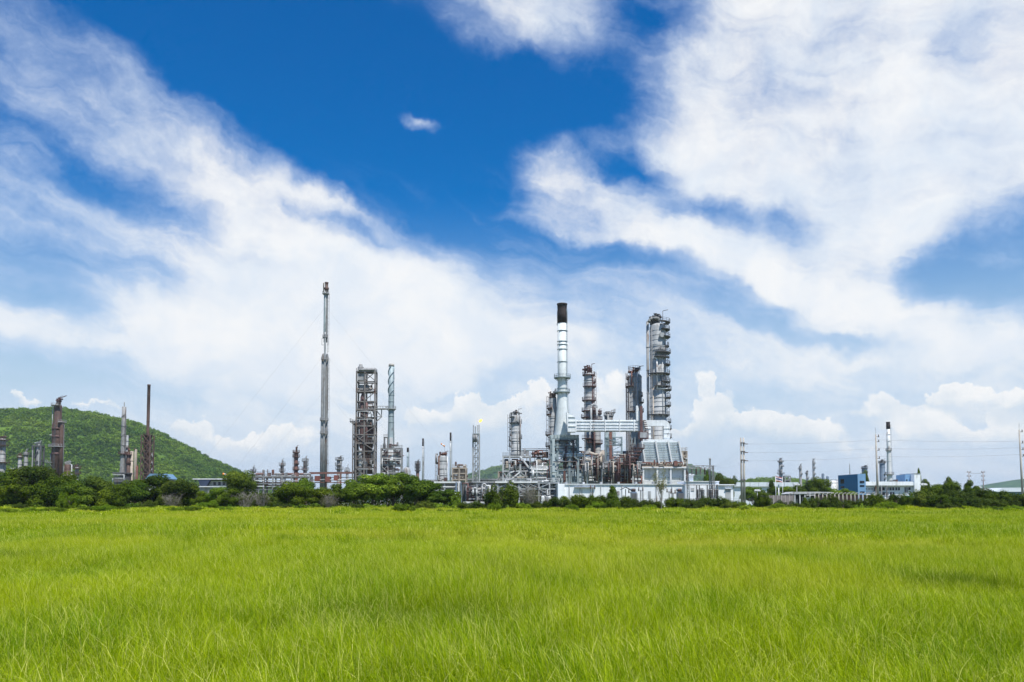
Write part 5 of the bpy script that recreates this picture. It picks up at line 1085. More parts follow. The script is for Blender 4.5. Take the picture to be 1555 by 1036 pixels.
MB().tube([(S.m(-14.6), -2, z(491)), (S.m(-13.6), -2, z(487.5)), (S.m(-9.5), -2, z(485)), (S.m(-1), -2, z(485)), (S.m(2), -1, z(489))], S.m(2.1), 12).build('overhead_line', 'dullsilver', t)
MB().tube([(S.m(-8), -S.m(13), z(545)), (S.m(-4), -S.m(13.2), z(547)), (S.m(-4), -S.m(13.2), z(592)), (S.m(14), -S.m(12), z(592))], .26, 8).build('small_bore_line', 'white', t)
for k in range(10): slab(t, 'valve_set', S.m(-1+k*1.5), S.m(0+k*1.5), -S.m(13.8), -S.m(12.9), z((535,579)[k%2]), z((530,573)[k%2]-(k%3)), 'darkgrey')
slab(t, 'box', S.m(-9.4), S.m(-3), -S.m(3), S.m(3), z(488), z(481), 'tan')
# ------------------------------------------------------------------ heater with sloping ribbed hood
S = Site(1003, DM-8); z = S.z; rr = random.Random(71)
t = thing('process_heater', 'large pale blue heater with ribbed tapering hood and white frame', 'furnace', (S.X, DM-8, 0))
y0, y1 = -S.m(14), S.m(12)
def xl(y): f = (y-670)/(703-670); return -30.5+4.5*f
def xr(y): f = (y-670)/(703-670); return 24.5+6*f
MB().prism([(S.m(-26), z(703)), (S.m(30.5), z(703)), (S.m(24.5), z(672)), (S.m(12), z(668.5)), (S.m(-16), z(668.5)), (S.m(-30.5), z(672))], y0, y1).build('hood', 'duct', t)
rows = [673.5, 677, 680.5, 684, 687.5, 691, 694.5, 698, 701.5]
for a, b in zip(rows[:-1], rows[1:]):
    for i in range(6):
        f0, f1 = i/6, (i+1)/6; q = [(S.m(xl(b)+(xr(b)-xl(b))*f0)+.12, z(b)+.12), (S.m(xl(b)+(xr(b)-xl(b))*f1)-.12, z(b)+.12), (S.m(xl(a)+(xr(a)-xl(a))*f1)-.12, z(a)-.3), (S.m(xl(a)+(xr(a)-xl(a))*f0)+.12, z(a)-.3)]
        MB().prism(q, y0-.22, y0-.01).build('panel', 'duct', t)
for y in rows: bar(t, 'rib', (S.m(xl(y)), y0-.3, z(y)), (S.m(xr(y)), y0-.3, z(y)), .2, 'teal', .4)
for f in (.0, .37, .71, 1.0): bar(t, 'white_post', (S.m(xl(671)+(xr(671)-xl(671))*f), y0-.8, z(671)), (S.m(xl(706)+(xr(706)-xl(706))*f), y0-.8, z(706)), .5, 'white')
slab(t, 'burner_deck', S.m(-31), S.m(39), y0-1.2, y1, z(711.5), z(708.5), 'tan'); slab(t, 'white_edge', S.m(-31.2), S.m(39.2), y0-1.6, y0-1.22, z(712), z(710.4), 'white')
slab(t, 'rust_band', S.m(-27), S.m(31), y0-.5, y1, z(708), z(703.2), 'tan')
for k in range(14): slab(t, 'burner', S.m(-25+k*4.1), S.m(-23+k*4.1), y0-1.4, y0-.55, z(706.4), z(703+(k%3)*.6), 'rust')
for i in range(3):
    a, b = -27.5+i*20, -8.5+i*20
    ribbed(t, 'firebox_panel', S.m(a), S.m(b)-.02, y0+.2, y1-1, 0, z(711.6), 'white' if i != 1 else 'whitewall', 1, 4, .3, 'teal')
for x in (-29, -8, 12, 33): bar(t, 'white_post', (S.m(x), y0-1.0, 0), (S.m(x), y0-1.0, z(711.8)), .6, 'white')
slab(t, 'low_walkway', S.m(-34), S.m(40), y0-3, y0-2, z(732), z(731), 'white')
frame(t, [S.m(32), S.m(38.5)], [y0+1, y0+6], [z(708)]+[z(y) for y in (700,692,686)], .45, 'tan', (1,2,3), ((0,0,'/'),(0,1,'\\')))
slab(t, 'stair_casing', S.m(36.2), S.m(38.8), y0+1.5, y0+5, z(708), z(686.5), 'brown'); slab(t, 'side_panel', S.m(35), S.m(38.5), y0+.2, y0+3, 0, z(713), 'tealdark'); slab(t, 'side_slot', S.m(36), S.m(37.6), y0-.1, y0+.18, z(726), z(714), 'white')
equipment(t, S, S.m(-30), S.m(36), y0-1.4, z(708.4), 9, ['rust','tan','lightgrey'], rr, .5)
# ------------------------------------------------------------------ crowded middle bay
S = Site(928, DM-14); z = S.z; rr = random.Random(81)
t = thing('process_structure', 'crowded rust and grey process structure between stack and heater', 'structure', (S.X, DM-14, 0))
frame(t, [S.m(x) for x in (-42,-28,-14,0,14,28,42)], [-S.m(5), S.m(7)], [0, z(733), z(722), z(711), z(700)], .5, 'grey', (1,2,3), ((0,3,'/'),(2,2,'x'),(4,3,'x'),(5,2,'\\'),(1,1,'x'),(3,1,'/')), deckmat='darkgrey')
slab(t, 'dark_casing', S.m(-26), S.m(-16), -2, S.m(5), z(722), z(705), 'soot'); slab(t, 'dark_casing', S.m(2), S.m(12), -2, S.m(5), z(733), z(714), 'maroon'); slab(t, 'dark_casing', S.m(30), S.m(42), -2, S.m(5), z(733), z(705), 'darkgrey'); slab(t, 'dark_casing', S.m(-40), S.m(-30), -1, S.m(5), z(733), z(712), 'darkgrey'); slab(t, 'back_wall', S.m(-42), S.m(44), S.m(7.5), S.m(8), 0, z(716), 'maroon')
ribbed(t, 'white_unit', S.m(3), S.m(14), -S.m(6.4), -S.m(2), z(703.5), z(686), 'white', 1, 4, .2, 'teal'); slab(t, 'blue_unit', S.m(-6.5), S.m(2.6), -S.m(6), -S.m(2), z(703.5), z(680), 'bluepanel'); slab(t, 'rust_leg', S.m(-3), S.m(1), -S.m(7), -S.m(6.1), z(700), z(656.6), 'rust'); slab(t, 'pale_panel', S.m(-9), S.m(-3.6), -S.m(5), -S.m(3), z(680), z(657), 'teal'); slab(t, 'pale_panel', S.m(2), S.m(7), -S.m(5), -S.m(3), z(678), z(657), 'teal')
frame(t, [S.m(-9), S.m(16)], [-S.m(6), -S.m(2)], [z(703.5), z(690), z(676), z(664)], .4, 'tealdark', (2,), ((0,2,'x'),(0,1,'/')))
drum(t, 'long_drum', (S.m(-18), -S.m(7), z(710)), (S.m(6), -S.m(7), z(710)), .85, 'dullsilver', 3, .6); drum(t, 'long_drum', (S.m(-16), -S.m(7), z(714)), (S.m(18), -S.m(7), z(714)), .5, 'lightgrey', 3); drum(t, 'drum', (S.m(22), -S.m(7), z(701)), (S.m(32), -S.m(7), z(701)), 1.3, 'tan', 2, .6)
slab(t, 'rust_post', S.m(5), S.m(8.5), -S.m(8.2), -S.m(7.4), z(718), z(702), 'rust')
for x0, x1, a, b in ((-34,-16,688,694),(-26,-13,702,686)): MB().tube([(S.m(x0), -S.m(8), z(a)), (S.m(x1), -S.m(8), z(b)), (S.m(x1)+.1, -S.m(8), z(b+14))], .55, 10).build('sloping_main', 'tan', t)
for k, y in enumerate((690,694,698,702,706,709,713,716,719,723,726,729,732,735)): hpipes(t, S.m(-42), S.m(-12+ (k%3)*4), -S.m(6)+(k%4), [z(y)], ['tan','maroon','grey','lightgrey','rust'], rr); hpipes(t, S.m(8-(k%4)*3), S.m(46), -S.m(6)+(k%3), [z(y+1)], ['maroon','grey','rust','darkgrey','lightgrey'], rr)
for k in range(5): vpipes(t, S.m(-42+k*17), S.m(-25+k*17), -S.m(6)-1, z(735), z(690), 11, ['maroon','grey','rust','lightgrey','darkgrey','tan'], rr)
for j, y in enumerate((733,722,711)): equipment(t, S, S.m(-41), S.m(42), -S.m(4), z(y)+.2, 11, ['maroon','grey','rust','darkgrey','tan'], rr, 1.0)
for x, y in ((-37,735),(-15,735),(32,735)): bar(t, 'pale_post', (S.m(x), -S.m(8.4), 0), (S.m(x), -S.m(8.4), z(694 if x < 0 else 704)), .55, 'white' if x == -37 else 'lightgrey')
for y, a, b in ((725,-45,-25),(729,-45,-27),(712,24,42),(728,26,44)): slab(t, 'pale_walkway', S.m(a), S.m(b), -S.m(8.6), -S.m(8), z(y)-.25, z(y)+.25, 'white')
for k in range(6): platform(t, S.m(24+k*3), -2, z(706-k*5), .6, 2.6, -160, 20, 'maroon')
S = Site(918, DM+26); z = S.z; rr = random.Random(99)
t = thing('rear_structure', 'dark piperack structure glimpsed behind the crowded middle bay', 'structure', (S.X, DM+26, 0))
frame(t, [S.m(x) for x in (-60,-40,-20,0,20,40,60)], [-4, 6], [0, z(735), z(722), z(710), z(700), z(692)], .6, 'framegrey', (2,3,4,5), ((0,3,'x'),(2,4,'/'),(3,3,'x'),(5,4,'x'),(1,2,'\\')))
for k, y in enumerate((692,696,700,704,708,712,716,720,725,730)): hpipes(t, S.m(-62), S.m(62), -4+(k%4)*1.5, [z(y), z(y+1.4)], ['grey','maroon','lightgrey','framegrey','tan'], rr)
for k in range(6): vpipes(t, S.m(-60+k*20), S.m(-40+k*20), -4, z(735), z(686), 7, ['grey','maroon','framegrey','lightgrey'], rr)
for y in (710, 700, 692): equipment(t, S, S.m(-58), S.m(58), 0, z(y)+.2, 10, ['grey','maroon','darkgrey','lightgrey'], rr, 1.1)
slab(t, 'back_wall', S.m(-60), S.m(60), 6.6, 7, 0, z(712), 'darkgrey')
# ================================================================== long white buildings and substation
DW = 242
S = Site(960, DW); z = S.z; t = thing('long_white_building', 'long low white building running before the main unit', 'building', (S.X, DW, 0))
MB().box(S.m(-112), S.m(84), 0, 14, 0, z(736)).build('wall', 'whitewall', t); MB().box(S.m(-112.6), S.m(84.6), -.35, 14.35, z(736)+.003, z(735)).build('parapet', 'whitewall', t)
slab(t, 'end_bay', S.m(-113), S.m(-103), -1.0, -.01, 0, z(735.5), 'whitewall'); slab(t, 'canopy', S.m(-88), S.m(-56), -.8, -.01, z(740.6), z(739.6), 'lightgrey')
for x, w_, y, h, m_ in ((-34,4,752,5,'lightgrey'),(-24,4.6,752,6,'grey'),(0,4,749,5,'bluepanel'),(24,4,757,11,'lightgrey'),(-62,3,757,10,'lightgrey')): slab(t, 'door' if h > 8 else 'window', S.m(x), S.m(x+w_), -.14, -.01, z(y), z(y-h), m_)
for x in (-96,-80,-64,-48,-16,16,36,60): slab(t, 'downpipe', S.m(x), S.m(x)+.18, -.25, -.02, 0, z(736), 'lightgrey')
for k in range(7): slab(t, 'roof_vent', S.m(-100+k*27), S.m(-97+k*27), 4, 6, z(735), z(735)+.7, 'lightgrey')
S = Site(1067, DW-2); z = S.z; t = thing('white_block', 'taller plain white block at the right end of the long white building', 'building', (S.X, DW-2, 0))
MB().box(S.m(-26), S.m(25), 0, 12, 0, z(731.6)).build('wall', 'whitewall', t); MB().box(S.m(-26.5), S.m(25.5), -.3, 12.3, z(731.6)+.003, z(730.8)).build('parapet', 'whitewall', t)
for x in (-18, -4, 10): slab(t, 'window', S.m(x), S.m(x+5), -.12, -.01, z(746), z(741), 'lightgrey')
S = Site(1104, DW-4); z = S.z; t = thing('white_annex', 'small white annex with a grey roller door', 'building', (S.X, DW-4, 0))
MB().box(S.m(-13), S.m(9.5), 0, 9, 0, z(737)).build('wall', 'whitewall', t); slab(t, 'roof', S.m(-14), S.m(10.5), -.6, 9.5, z(737)+.003, z(735.6), 'whitewall'); d_ = slab(t, 'roller_door', S.m(-2.6), S.m(5.6), -.12, -.01, 0, z(742.6), 'lightgrey'); slab(t, 'door_hood', S.m(-3.2), S.m(6.2), -.6, -.13, z(742.4), z(741.6), 'whitewall')
S = Site(1063, DW-8); z = S.z; t = thing('substation_gantry', 'steel substation gantry with insulators and lightning masts', 'gantry', (S.X, DW-8, 0))
def mast(t, x, y, zt, w, mat):
    mb = MB()
    for sx in (-w, w):
        for sy in (-w, w): mb.bar((x+sx, y+sy, 0), (x+sx*.4, y+sy*.4, zt), .13)
    k = 0; zz = 0
    while zz < zt-1.2:
        f = 1-.6*zz/zt; s = 1 if k % 2 else -1; mb.bar((x-s*w*f, y-w*f, zz), (x+s*w*f, y-w*f, zz+1.2), .08); mb.bar((x-w*f, y-w*f, zz+1.2), (x+w*f, y-w*f, zz+1.2), .08); zz += 1.2; k += 1
    return mb.build('mast', mat, t)
mast(t, S.m(-18), 0, z(708), .35, 'tealdark'); mast(t, S.m(20), 0, z(708), .45, 'grey'); mast(t, S.m(17), 1, z(697), .3, 'lightgrey'); pipe(t, 'spike', (S.m(-20),0,0), (S.m(-20),0,z(697)), .18, 'tealdark'); MB().ball((S.m(-20),0,z(697)), .35, 8).build('lamp', 'lightgrey', t); MB().ball((S.m(17),1,z(697)), .35, 8).build('lamp', 'lightgrey', t)
for y in (707.5, 711): bar(t, 'chord', (S.m(-20), 0, z(y)), (S.m(22), 0, z(y)), .22, 'grey')
for k in range(12): bar(t, 'lacing', (S.m(-20+k*3.5), 0, z(707.5 if k%2 else 711)), (S.m(-16.5+k*3.5), 0, z(711 if k%2 else 707.5)), .12, 'grey')
for k in range(5):
    x = S.m(-12+k*6.5); mb = MB()
    for j in range(6): mb.lathe([(.12,z(711.5)-j*.3-.3),(.34,z(711.5)-j*.3-.2),(.12,z(711.5)-j*.3)], 9, x, 0)
    mb.build('insulator', 'brown' if k % 2 else 'grey', t)
S = Site(1051, DW-1); z = S.z; t = thing('roof_turret', 'small white turret with overhanging cap on the white block', 'turret', (S.X, DW-1, 0)); MB().box(S.m(-3.2), S.m(3.2), 1, 4, z(731), z(721.6)).build('wall', 'whitewall', t); MB().prism([(S.m(-5), z(721.6)+.003), (S.m(5), z(721.6)+.003), (S.m(3.5), z(720.4)), (0, z(719.2)), (S.m(-3.5), z(720.4))], .2, 4.8).build('cap', 'whitewall', t)
S = Site(1074, DW-12); z = S.z; t = thing('switchgear', 'row of grey switchgear on a steel frame before the white block', 'switchgear', (S.X, DW-12, 0))
for x in (-16, -12, 0, 8, 15.5): bar(t, 'post', (S.m(x), 0, 0), (S.m(x), 0, z(737)), .28, 'darkgrey')
bar(t, 'busbar', (S.m(-40), 0, z(736.6)), (S.m(16), 0, z(736.6)), .22, 'grey')
for x in (-15, -9, -6, 3, 6, 12, 15):
    mb = MB().box(S.m(x)-.45, S.m(x)+.45, -.6, .6, 0, z(756)).cyl((S.m(x),0,z(756)), (S.m(x),0,z(743)), .28, .28, 9)
    for j in range(5): mb.lathe([(.28,z(754)+j*.42),(.5,z(754)+j*.42+.1),(.28,z(754)+j*.42+.2)], 9, S.m(x), 0)
    mb.build('breaker', 'darkgrey' if x % 2 else 'grey', t)
for px, lab in ((1032,'blue grey transformer with radiators before the heater'), (962,'blue grey transformer before the long white building')):
    S = Site(px, DW-10); z = S.z; t = thing('transformer', lab, 'transformer', (S.X, DW-10, 0)); MB().box(S.m(-4), S.m(4), -1, 1, .3, z(747)).build('tank', 'bluepanel', t)
    for k in range(7): slab(t, 'radiator_fin', S.m(-4)+k*.26, S.m(-4)+k*.26+.1, -1.7, -1.02, .6, z(749), 'grey')
    for k in (-2, 0, 2): MB().lathe([(.25,z(747)-.05),(.15,z(745)),(.3,z(744.5)),(.1,z(742))], 9, S.m(k), 0).build('bushing', 'brown', t)
    drum(t, 'conservator', (S.m(-3), .8, z(744)), (S.m(3), .8, z(744)), .45, 'bluepanel', 0); pipe(t, 'conservator_leg', (S.m(2), .8, z(747)-.1), (S.m(2), .8, z(744)), .2, 'grey')
rr = random.Random(91)
for k, px in enumerate((900, 950, 958, 973, 1004, 1016, 1022)):
    S = Site(px, DW-8); t = thing('lamp_post' if k < 1 else 'switch_post', ['thin dark lamp post before the left part of the white wall','switch post with a small pitched hood before the white wall','short steel switch post right of the hooded post','steel switch post beside the left transformer','tall switch post behind the bare sapling','switch post left of the right transformer','low switch post touching the right transformer'][k], 'post', (S.X, DW-8, 0))
    zt = S.z((741,743,747,744,742,746,748)[k]); pipe(t, 'pole', (0,0,0), (0,0,zt), .26, 'darkgrey')
    if k == 1: MB().prism([(-1.6,zt-.1),(0,zt+.7),(1.6,zt-.1),(1.4,zt-.25),(0,zt+.5),(-1.4,zt-.25)], -.8, .8).build('hood', 'darkgrey', t)
    else: bar(t, 'crossarm', (-.8,0,zt-.3), (.8,0,zt-.3), .16, 'grey'); MB().lathe([(.1,zt-.3),(.25,zt),(.1,zt+.3),(.2,zt+.5),(.05,zt+.8)], 9, .6, 0).build('insulator', 'brown', t); MB().lathe([(.1,zt-.3),(.25,zt),(.1,zt+.3),(.2,zt+.5),(.05,zt+.8)], 9, -.6, 0).build('insulator', 'brown', t)
S = Site(1020, 214); t = thing('chain_link_fence', 'low dark post and rail fence before the white buildings', 'fence', (S.X, 214, 0))
for k in range(40):
    x = S.m(-170+k*8.0); bar(t, 'post', (x, 0, 0), (x, 0, 2.6), .11, 'darkgrey')
    if k < 39:
        for q in (.3, 1.2, 2.1, 2.5): bar(t, 'rail', (x+.06, 0, q), (x+S.m(8)-.06, 0, q), .05, 'darkgrey')
# ================================================================== right side
def pole(t, x, lean, zt, r0, r1, mat='concrete', nm='pole'): MB().cyl((x,0,-.1), (x+lean,0,zt), r0, r1, 10).build(nm, mat, t)
DP = 214; WIRES = []
S = Site(1128, DP); z = S.z; t = thing('twin_pole', 'pair of tall concrete power poles tied together by crossbars', 'power pole', (S.X, DP, 0))
pole(t, S.m(-1.6), S.m(-.4), z(665), .34, .20); pole(t, S.m(2.4), S.m(-.2), z(665), .34, .20)
for y in (673, 686, 699, 729): slab(t, 'crossbar', S.m(-3), S.m(3.6), -.5, -.3, z(y)-.16, z(y)+.16, 'darkgrey')
ends = {}
ends[0] = [(S.X+S.m(4), DP-.4, z(y)) for y in (674.5, 687.5, 700)]
for i, y in enumerate((674.5, 687.5, 700)): drum(t, 'strain_insulator', (S.m(3.2), -.4, z(y)), (S.m(8), -.4, z(y)), .10, 'brown', 3)
for n_, (px, yt, lean, lab) in enumerate(((1333, 660, -3.5, 'single concrete power pole before the blue and white building'), (1553, 653, -6.5, 'single concrete power pole at the right edge, leaning slightly'))):
    S = Site(px, DP); z = S.z; t = thing('power_pole', lab, 'power pole', (S.X, DP, 0), 0, 'power poles'); pole(t, 0, S.m(lean*.35), z(yt), .34, .19); zt = z(yt)
    pipe(t, 'lightning_rod', (S.m(lean*.35), 0, zt-.4), (S.m(lean*.35)-.05, 0, zt+1.9), .07, 'grey')
    L_ = []
    for y in ((663.5, 671, 684, 696.5) if px < 1400 else (656, 673, 683, 693)):
        zz = z(y); x0 = S.m(lean*.35)*zz/zt; slab(t, 'bracket', x0+.1, x0+.9, -.1, .1, zz-.07, zz+.07, 'darkgrey'); MB().lathe([(.06,zz+.07),(.17,zz+.25),(.08,zz+.35),(.15,zz+.5),(.04,zz+.62)], 8, x0+.75, 0).build('insulator', 'brown', t); L_.append((S.X+x0+.75, DP, zz+.55))
    ends[n_+1] = L_[1:]
def sag(a, b, d, n=18): a, b = Vector(a), Vector(b); return [a.lerp(b, k/n)-Vector((0,0,4*d*(k/n)*(1-k/n))) for k in range(n+1)]
for i, nm in enumerate(('upper', 'middle', 'lower')):
    mb = MB(); far = Vector(ends[2][i])+Vector((60, 0, .5)); chain = [ends[0][i], ends[1][i], ends[2][i], far]
    for a, b in zip(chain[:-1], chain[1:]):
        p = sag(a, b, .35)
        for q0, q1 in zip(p[:-1], p[1:]): mb.cyl(q0, q1, .015, .015, 4, False)
    for q0, q1 in zip(*(lambda p: (p[:-1], p[1:]))(sag(ends[0][i], (xcol(1084, DW-8), DW-8, zrow(708, DW-8)), 1.0))): mb.cyl(q0, q1, .012, .012, 4, False)
    o = mb.build('power_line', 'wire'); tag(o, '%s power line strung from the twin poles to the right edge' % nm, 'power line', 'power lines')
# far columns
for px, D, yt, w, pl, lab in ((1186,900,698,5.5,[(701,-90,359,2),(708,0,200,2.4),(715,180,200,2),(719,-90,359,3),(727,0,200,2)],'dark far column with spiral platforms right of the twin poles'),
    (1216,900,707,4,[(712,180,200,1.6),(720,0,200,1.6)],'far grey column, left of the slim trio'), (1226,900,717,3.4,[(719,180,200,1.6),(726,0,200,1.4)],'shortest far grey column in the slim trio'), (1236,900,699,3.6,[(704,0,200,1.4),(711,0,200,1.8),(720,0,200,1.6)],'tallest far grey column in the slim trio'),
    (1250,820,719,4,[],'plain short far column right of the slim trio'), (1257,830,723,4,[],'lowest short far column near the blue building')):
    column('far_column', lab, 'column', px, D, yt, w, 'bluepanel' if px > 1240 else 'grey', 'darkgrey', pl, (), 3 if pl else 0, nh=5, group='far columns')
S = Site(1195, 900); t = thing('far_structure', 'low dark frame beside the far column with spiral platforms', 'structure', (S.X, 900, 0)); frame(t, [S.m(-4), S.m(4)], [-3, 3], [0, S.z(735), S.z(729), S.z(723)], 1.0, 'grey', (2,3)); slab(t, 'casing', S.m(-3), S.m(3), -2, 2, S.z(738), S.z(730), 'darkgrey')
S = Site(1274, 700); z = S.z; t = thing('storage_tank', 'white tank group with pale deck lines left of the blue building', 'tank', (S.X, 700, 0))
for x, w_, yt in ((-10,12,731),(2,12,729),(12,9,732)): MB().lathe([(S.m(w_)/2,0),(S.m(w_)/2,z(yt)),(S.m(w_)/3,z(yt-1)),(.3,z(yt-1.4))], 28, S.m(x), 0).build('shell', 'white', t)
for y in (729.5, 734): slab(t, 'gantry', S.m(-18), S.m(16), -9, -8, z(y)-.3, z(y)+.3, 'grey')
column('process_column', 'far blue grey column above the blue tower block', 'column', 1313.5, 560, 709, 8, 'bluepanel', 'darkgrey', [(711,-90,359,1),(718,0,200,1)], (715,722), 3, 'darkgrey', nh=6)
column('process_column', 'far blue grey column with a dark cap beside the white stack', 'column', 1340.5, 560, 703, 8, 'bluepanel', 'darkgrey', [(702.5,-90,359,1.6),(720,0,160,1.6),(727,0,160,1.6)], (710,), 6, 'darkgrey', nh=9)
stack('white_stack', 'slender white stack with black and grey tip behind the white building', 'stack', 1351, 480, [(770,8),(722,7.2),(700,6.4),(680,5.6),(641,5.4)], 'white', 651, [(684,1.6),(720,3)], (660,670,700), None, 'grey')
S = Site(1291, 560); t = thing('radio_mast', 'hair thin mast left of the blue tower block', 'mast', (S.X, 560, 0)); MB().lathe([(.5,0),(.2,S.z(705)),(.08,S.z(704))], 6).build('pole', 'grey', t); slab(t, 'bracket', -.6, .6, -.1, .1, S.z(712), S.z(712)+.2, 'grey')
# white warehouse
S = Site(1165, 370); z = S.z; t = thing('warehouse', 'long white roofed warehouse behind the trees right of the twin poles', 'building', (S.X, 370, 0))
MB().box(S.m(-70), S.m(38), 0, 30, 0, z(739)).build('wall', 'roofwhite', t); MB().prism([(S.m(-72), z(739)), (S.m(48), z(739)), (S.m(48), z(738.2)), (S.m(46), z(732.6)), (S.m(-70), z(732.6)), (S.m(-72), z(738.2))], -1, 31).build('roof', 'roofwhite', t)
for k in range(9): slab(t, 'roof_seam', S.m(-66+k*13), S.m(-65.6+k*13), -1.12, -1.005, z(738.2), z(732.8), 'lightgrey')
# flags and lamps
S = Site(1178, 255); z = S.z; t = thing('flagpole', 'white flagpole flying a red white and blue striped flag', 'flagpole', (S.X, 255, 0)); MB().cyl((0,0,0),(0,0,z(722.5)),.14,.08,10).build('pole','white',t); MB().ball((0,0,z(722.5)), .15, 8).build('finial', 'white', t)
zt = z(723); hh = [('flagred',.25),('flagwhite',.25),('flagblue',.5),('flagwhite',.25),('flagred',.25)]; q = zt-.1; k = 0
fl_ = []
for m_, w_ in hh:
    vs = []; n = 8
    for i in range(n+1):
        x = .1+2.1*i/n; y = .16*math.sin(i*1.1); dz = -.5*(i/n)**1.3
        vs += [(x,y,q+dz),(x,y,q-w_+dz),(x,y+.03,q+dz),(x,y+.03,q-w_+dz)]
    fs = []
    for i in range(n): o_ = 4*i; fs += [(o_,o_+1,o_+5,o_+4),(o_+2,o_+6,o_+7,o_+3),(o_,o_+4,o_+6,o_+2),(o_+1,o_+3,o_+7,o_+5)]
    MB().add(vs, fs).build('flag_stripe', m_, t); q -= w_+.003
for px, yt, lab in ((1188.5, 724, 'taller bare white flagpole right of the flying flag'), (1182.5, 737, 'short thick pale post between the flagpoles')):
    S = Site(px, 256); t = thing('bare_pole', lab, 'pole', (S.X, 256, 0)); r_ = .11 if px > 1185 else .24; MB().cyl((0,0,0),(0,0,S.z(yt)),r_,r_*.7,10).build('pole','white',t); MB().ball((0,0,S.z(yt)),r_*1.1,8).build('finial','white',t)
for px, yt, D, lab in ((1210,737,250,'street lamp with a broad white head near the grey canopy'), (1150,746,235,'low lamp with round white head beside the round bush'), (1403,737,225,'thin grey lamp pole right of the white building'), (1486,741,260,'thin pale lamp pole among the bushes at right')):
    S = Site(px, D); t = thing('lamp_post', lab, 'lamp', (S.X, D, 0)); zt = S.z(yt); MB().cyl((0,0,0),(0,0,zt),.12,.08,8).build('pole','lightgrey',t); MB().box(-.9,.9,-.3,.3,zt,zt+.3).prism([(-.9,zt+.3),(.9,zt+.3),(.5,zt+.55),(-.5,zt+.55)],-.25,.25).build('lamp_head','white',t)
# concrete wall, canopy, fence
S = Site(1178, 222); z = S.z; t = thing('concrete_wall', 'stained grey concrete panel wall right of the round bush', 'wall', (S.X, 222, 0))
for k in range(9): slab(t, 'panel', S.m(-28+k*6), S.m(-22.2+k*6), 0, .2, 0, z(752.5), 'concretedark'); slab(t, 'post', S.m(-22.2+k*6)+.01, S.m(-22+k*6)-.01+.1, -.12, .32, 0, z(752), 'concrete')
S = Site(1217, 232); z = S.z; t = thing('canopy_shed', 'long grey roofed canopy on slim white posts', 'shed', (S.X, 232, 0))
MB().prism([(S.m(-25), z(751)), (S.m(42), z(749)), (S.m(42), z(747.6)), (S.m(20), z(747)), (S.m(-17), z(747.2)), (S.m(-25), z(750.3))], -2.5, 4).build('roof', 'lightgrey', t)
for k in range(9): bar(t, 'post', (S.m(-22+k*7.6), -2.2, 0), (S.m(-22+k*7.6), -2.2, z(750)), .24, 'white')
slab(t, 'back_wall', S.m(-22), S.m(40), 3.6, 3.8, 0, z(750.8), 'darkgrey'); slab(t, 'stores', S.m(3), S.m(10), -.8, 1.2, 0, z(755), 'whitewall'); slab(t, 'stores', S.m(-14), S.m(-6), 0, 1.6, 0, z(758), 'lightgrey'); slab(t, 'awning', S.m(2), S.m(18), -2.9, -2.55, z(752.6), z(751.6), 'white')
S = Site(1275, 216); z = S.z; t = thing('concrete_fence', 'row of concrete fence posts with bent tops and mesh', 'fence', (S.X, 216, 0))
for k in range(16):
    x = S.m(-38+k*6.1); MB().tube([(x,0,0),(x,0,z(750.5)),(x+.35,-.1,z(749)),(x+.8,-.2,z(748.6))], .10, 7).build('post', 'concrete', t)
    if k < 15: slab(t, 'mesh_panel', x+.2, x+S.m(6.1)-.2, .05, .12, .1, z(751.5), 'soot')
# blue and white building
DB = 330; S = Site(1325, DB); z = S.z; t = thing('office_building', 'white office building with blue tower block and white end wall', 'building', (S.X, DB, 0))
yb = 0
MB().add([(S.m(-38.5),9,0),(S.m(-27),-3,0),(S.m(-15),-3,0),(S.m(-15),9,0),(S.m(-38.5),9,z(721)),(S.m(-27),-3,z(720.4)),(S.m(-15),-3,z(719.8)),(S.m(-15),9,z(719.8))], [(0,3,2,1),(4,5,6,7),(1,2,6,5),(2,3,7,6),(3,0,4,7)]).build('blue_block', 'blue', t, 'blue tower block')
MB().add([(S.m(-38.5),9,0),(S.m(-38.5)-.02,9-.02,0),(S.m(-27)-.02,-3.02,0),(S.m(-27),-3,0),(S.m(-38.5),9,z(721)),(S.m(-38.5)-.02,9-.02,z(721)),(S.m(-27)-.02,-3.02,z(720.4)),(S.m(-27),-3,z(720.4))], [(0,3,2,1),(4,5,6,7),(0,1,5,4),(1,2,6,5),(2,3,7,6),(3,0,4,7)]).build('side_face', 'bluedeep', t, 'deeper blue angled side wall')  # thin sheet giving the angled side a darker blue than the front
for y0_, y1_ in ((734,730.6),(739.4,737),(748.6,746.6)): slab(t, 'window', S.m(-24), S.m(-17.2), -3.1, -3.01, z(y0_), z(y1_), 'glass')
p0 = Vector((S.m(-38.5), 9, 0)); p1 = Vector((S.m(-27), -3, 0)); nrm = Vector((-12, -S.m(11.5), 0)).normalized()
for y0_, y1_ in ((734,727),(741,738)):
    a = p0.lerp(p1, .12)+nrm*.08; b = p0.lerp(p1, .32)+nrm*.08; MB().add([(a.x,a.y,z(y0_)),(b.x,b.y,z(y0_)),(b.x,b.y,z(y1_)),(a.x,a.y,z(y1_)),(a.x+.05,a.y+.05,z(y0_)),(b.x+.05,b.y+.05,z(y0_)),(b.x+.05,b.y+.05,z(y1_)),(a.x+.05,a.y+.05,z(y1_))],[(0,1,2,3),(7,6,5,4),(0,4,5,1),(1,5,6,2),(2,6,7,3),(3,7,4,0)]).build('window','glass',t)
MB().box(S.m(-15)+.02, S.m(64), 0, 12, 0, z(737.5)).build('wall', 'whitewall', t); MB().box(S.m(-15)+.03, S.m(60), -1.6, 12.4, z(737.5)+.003, z(731.6)).build('roof_fascia', 'whitewall', t)
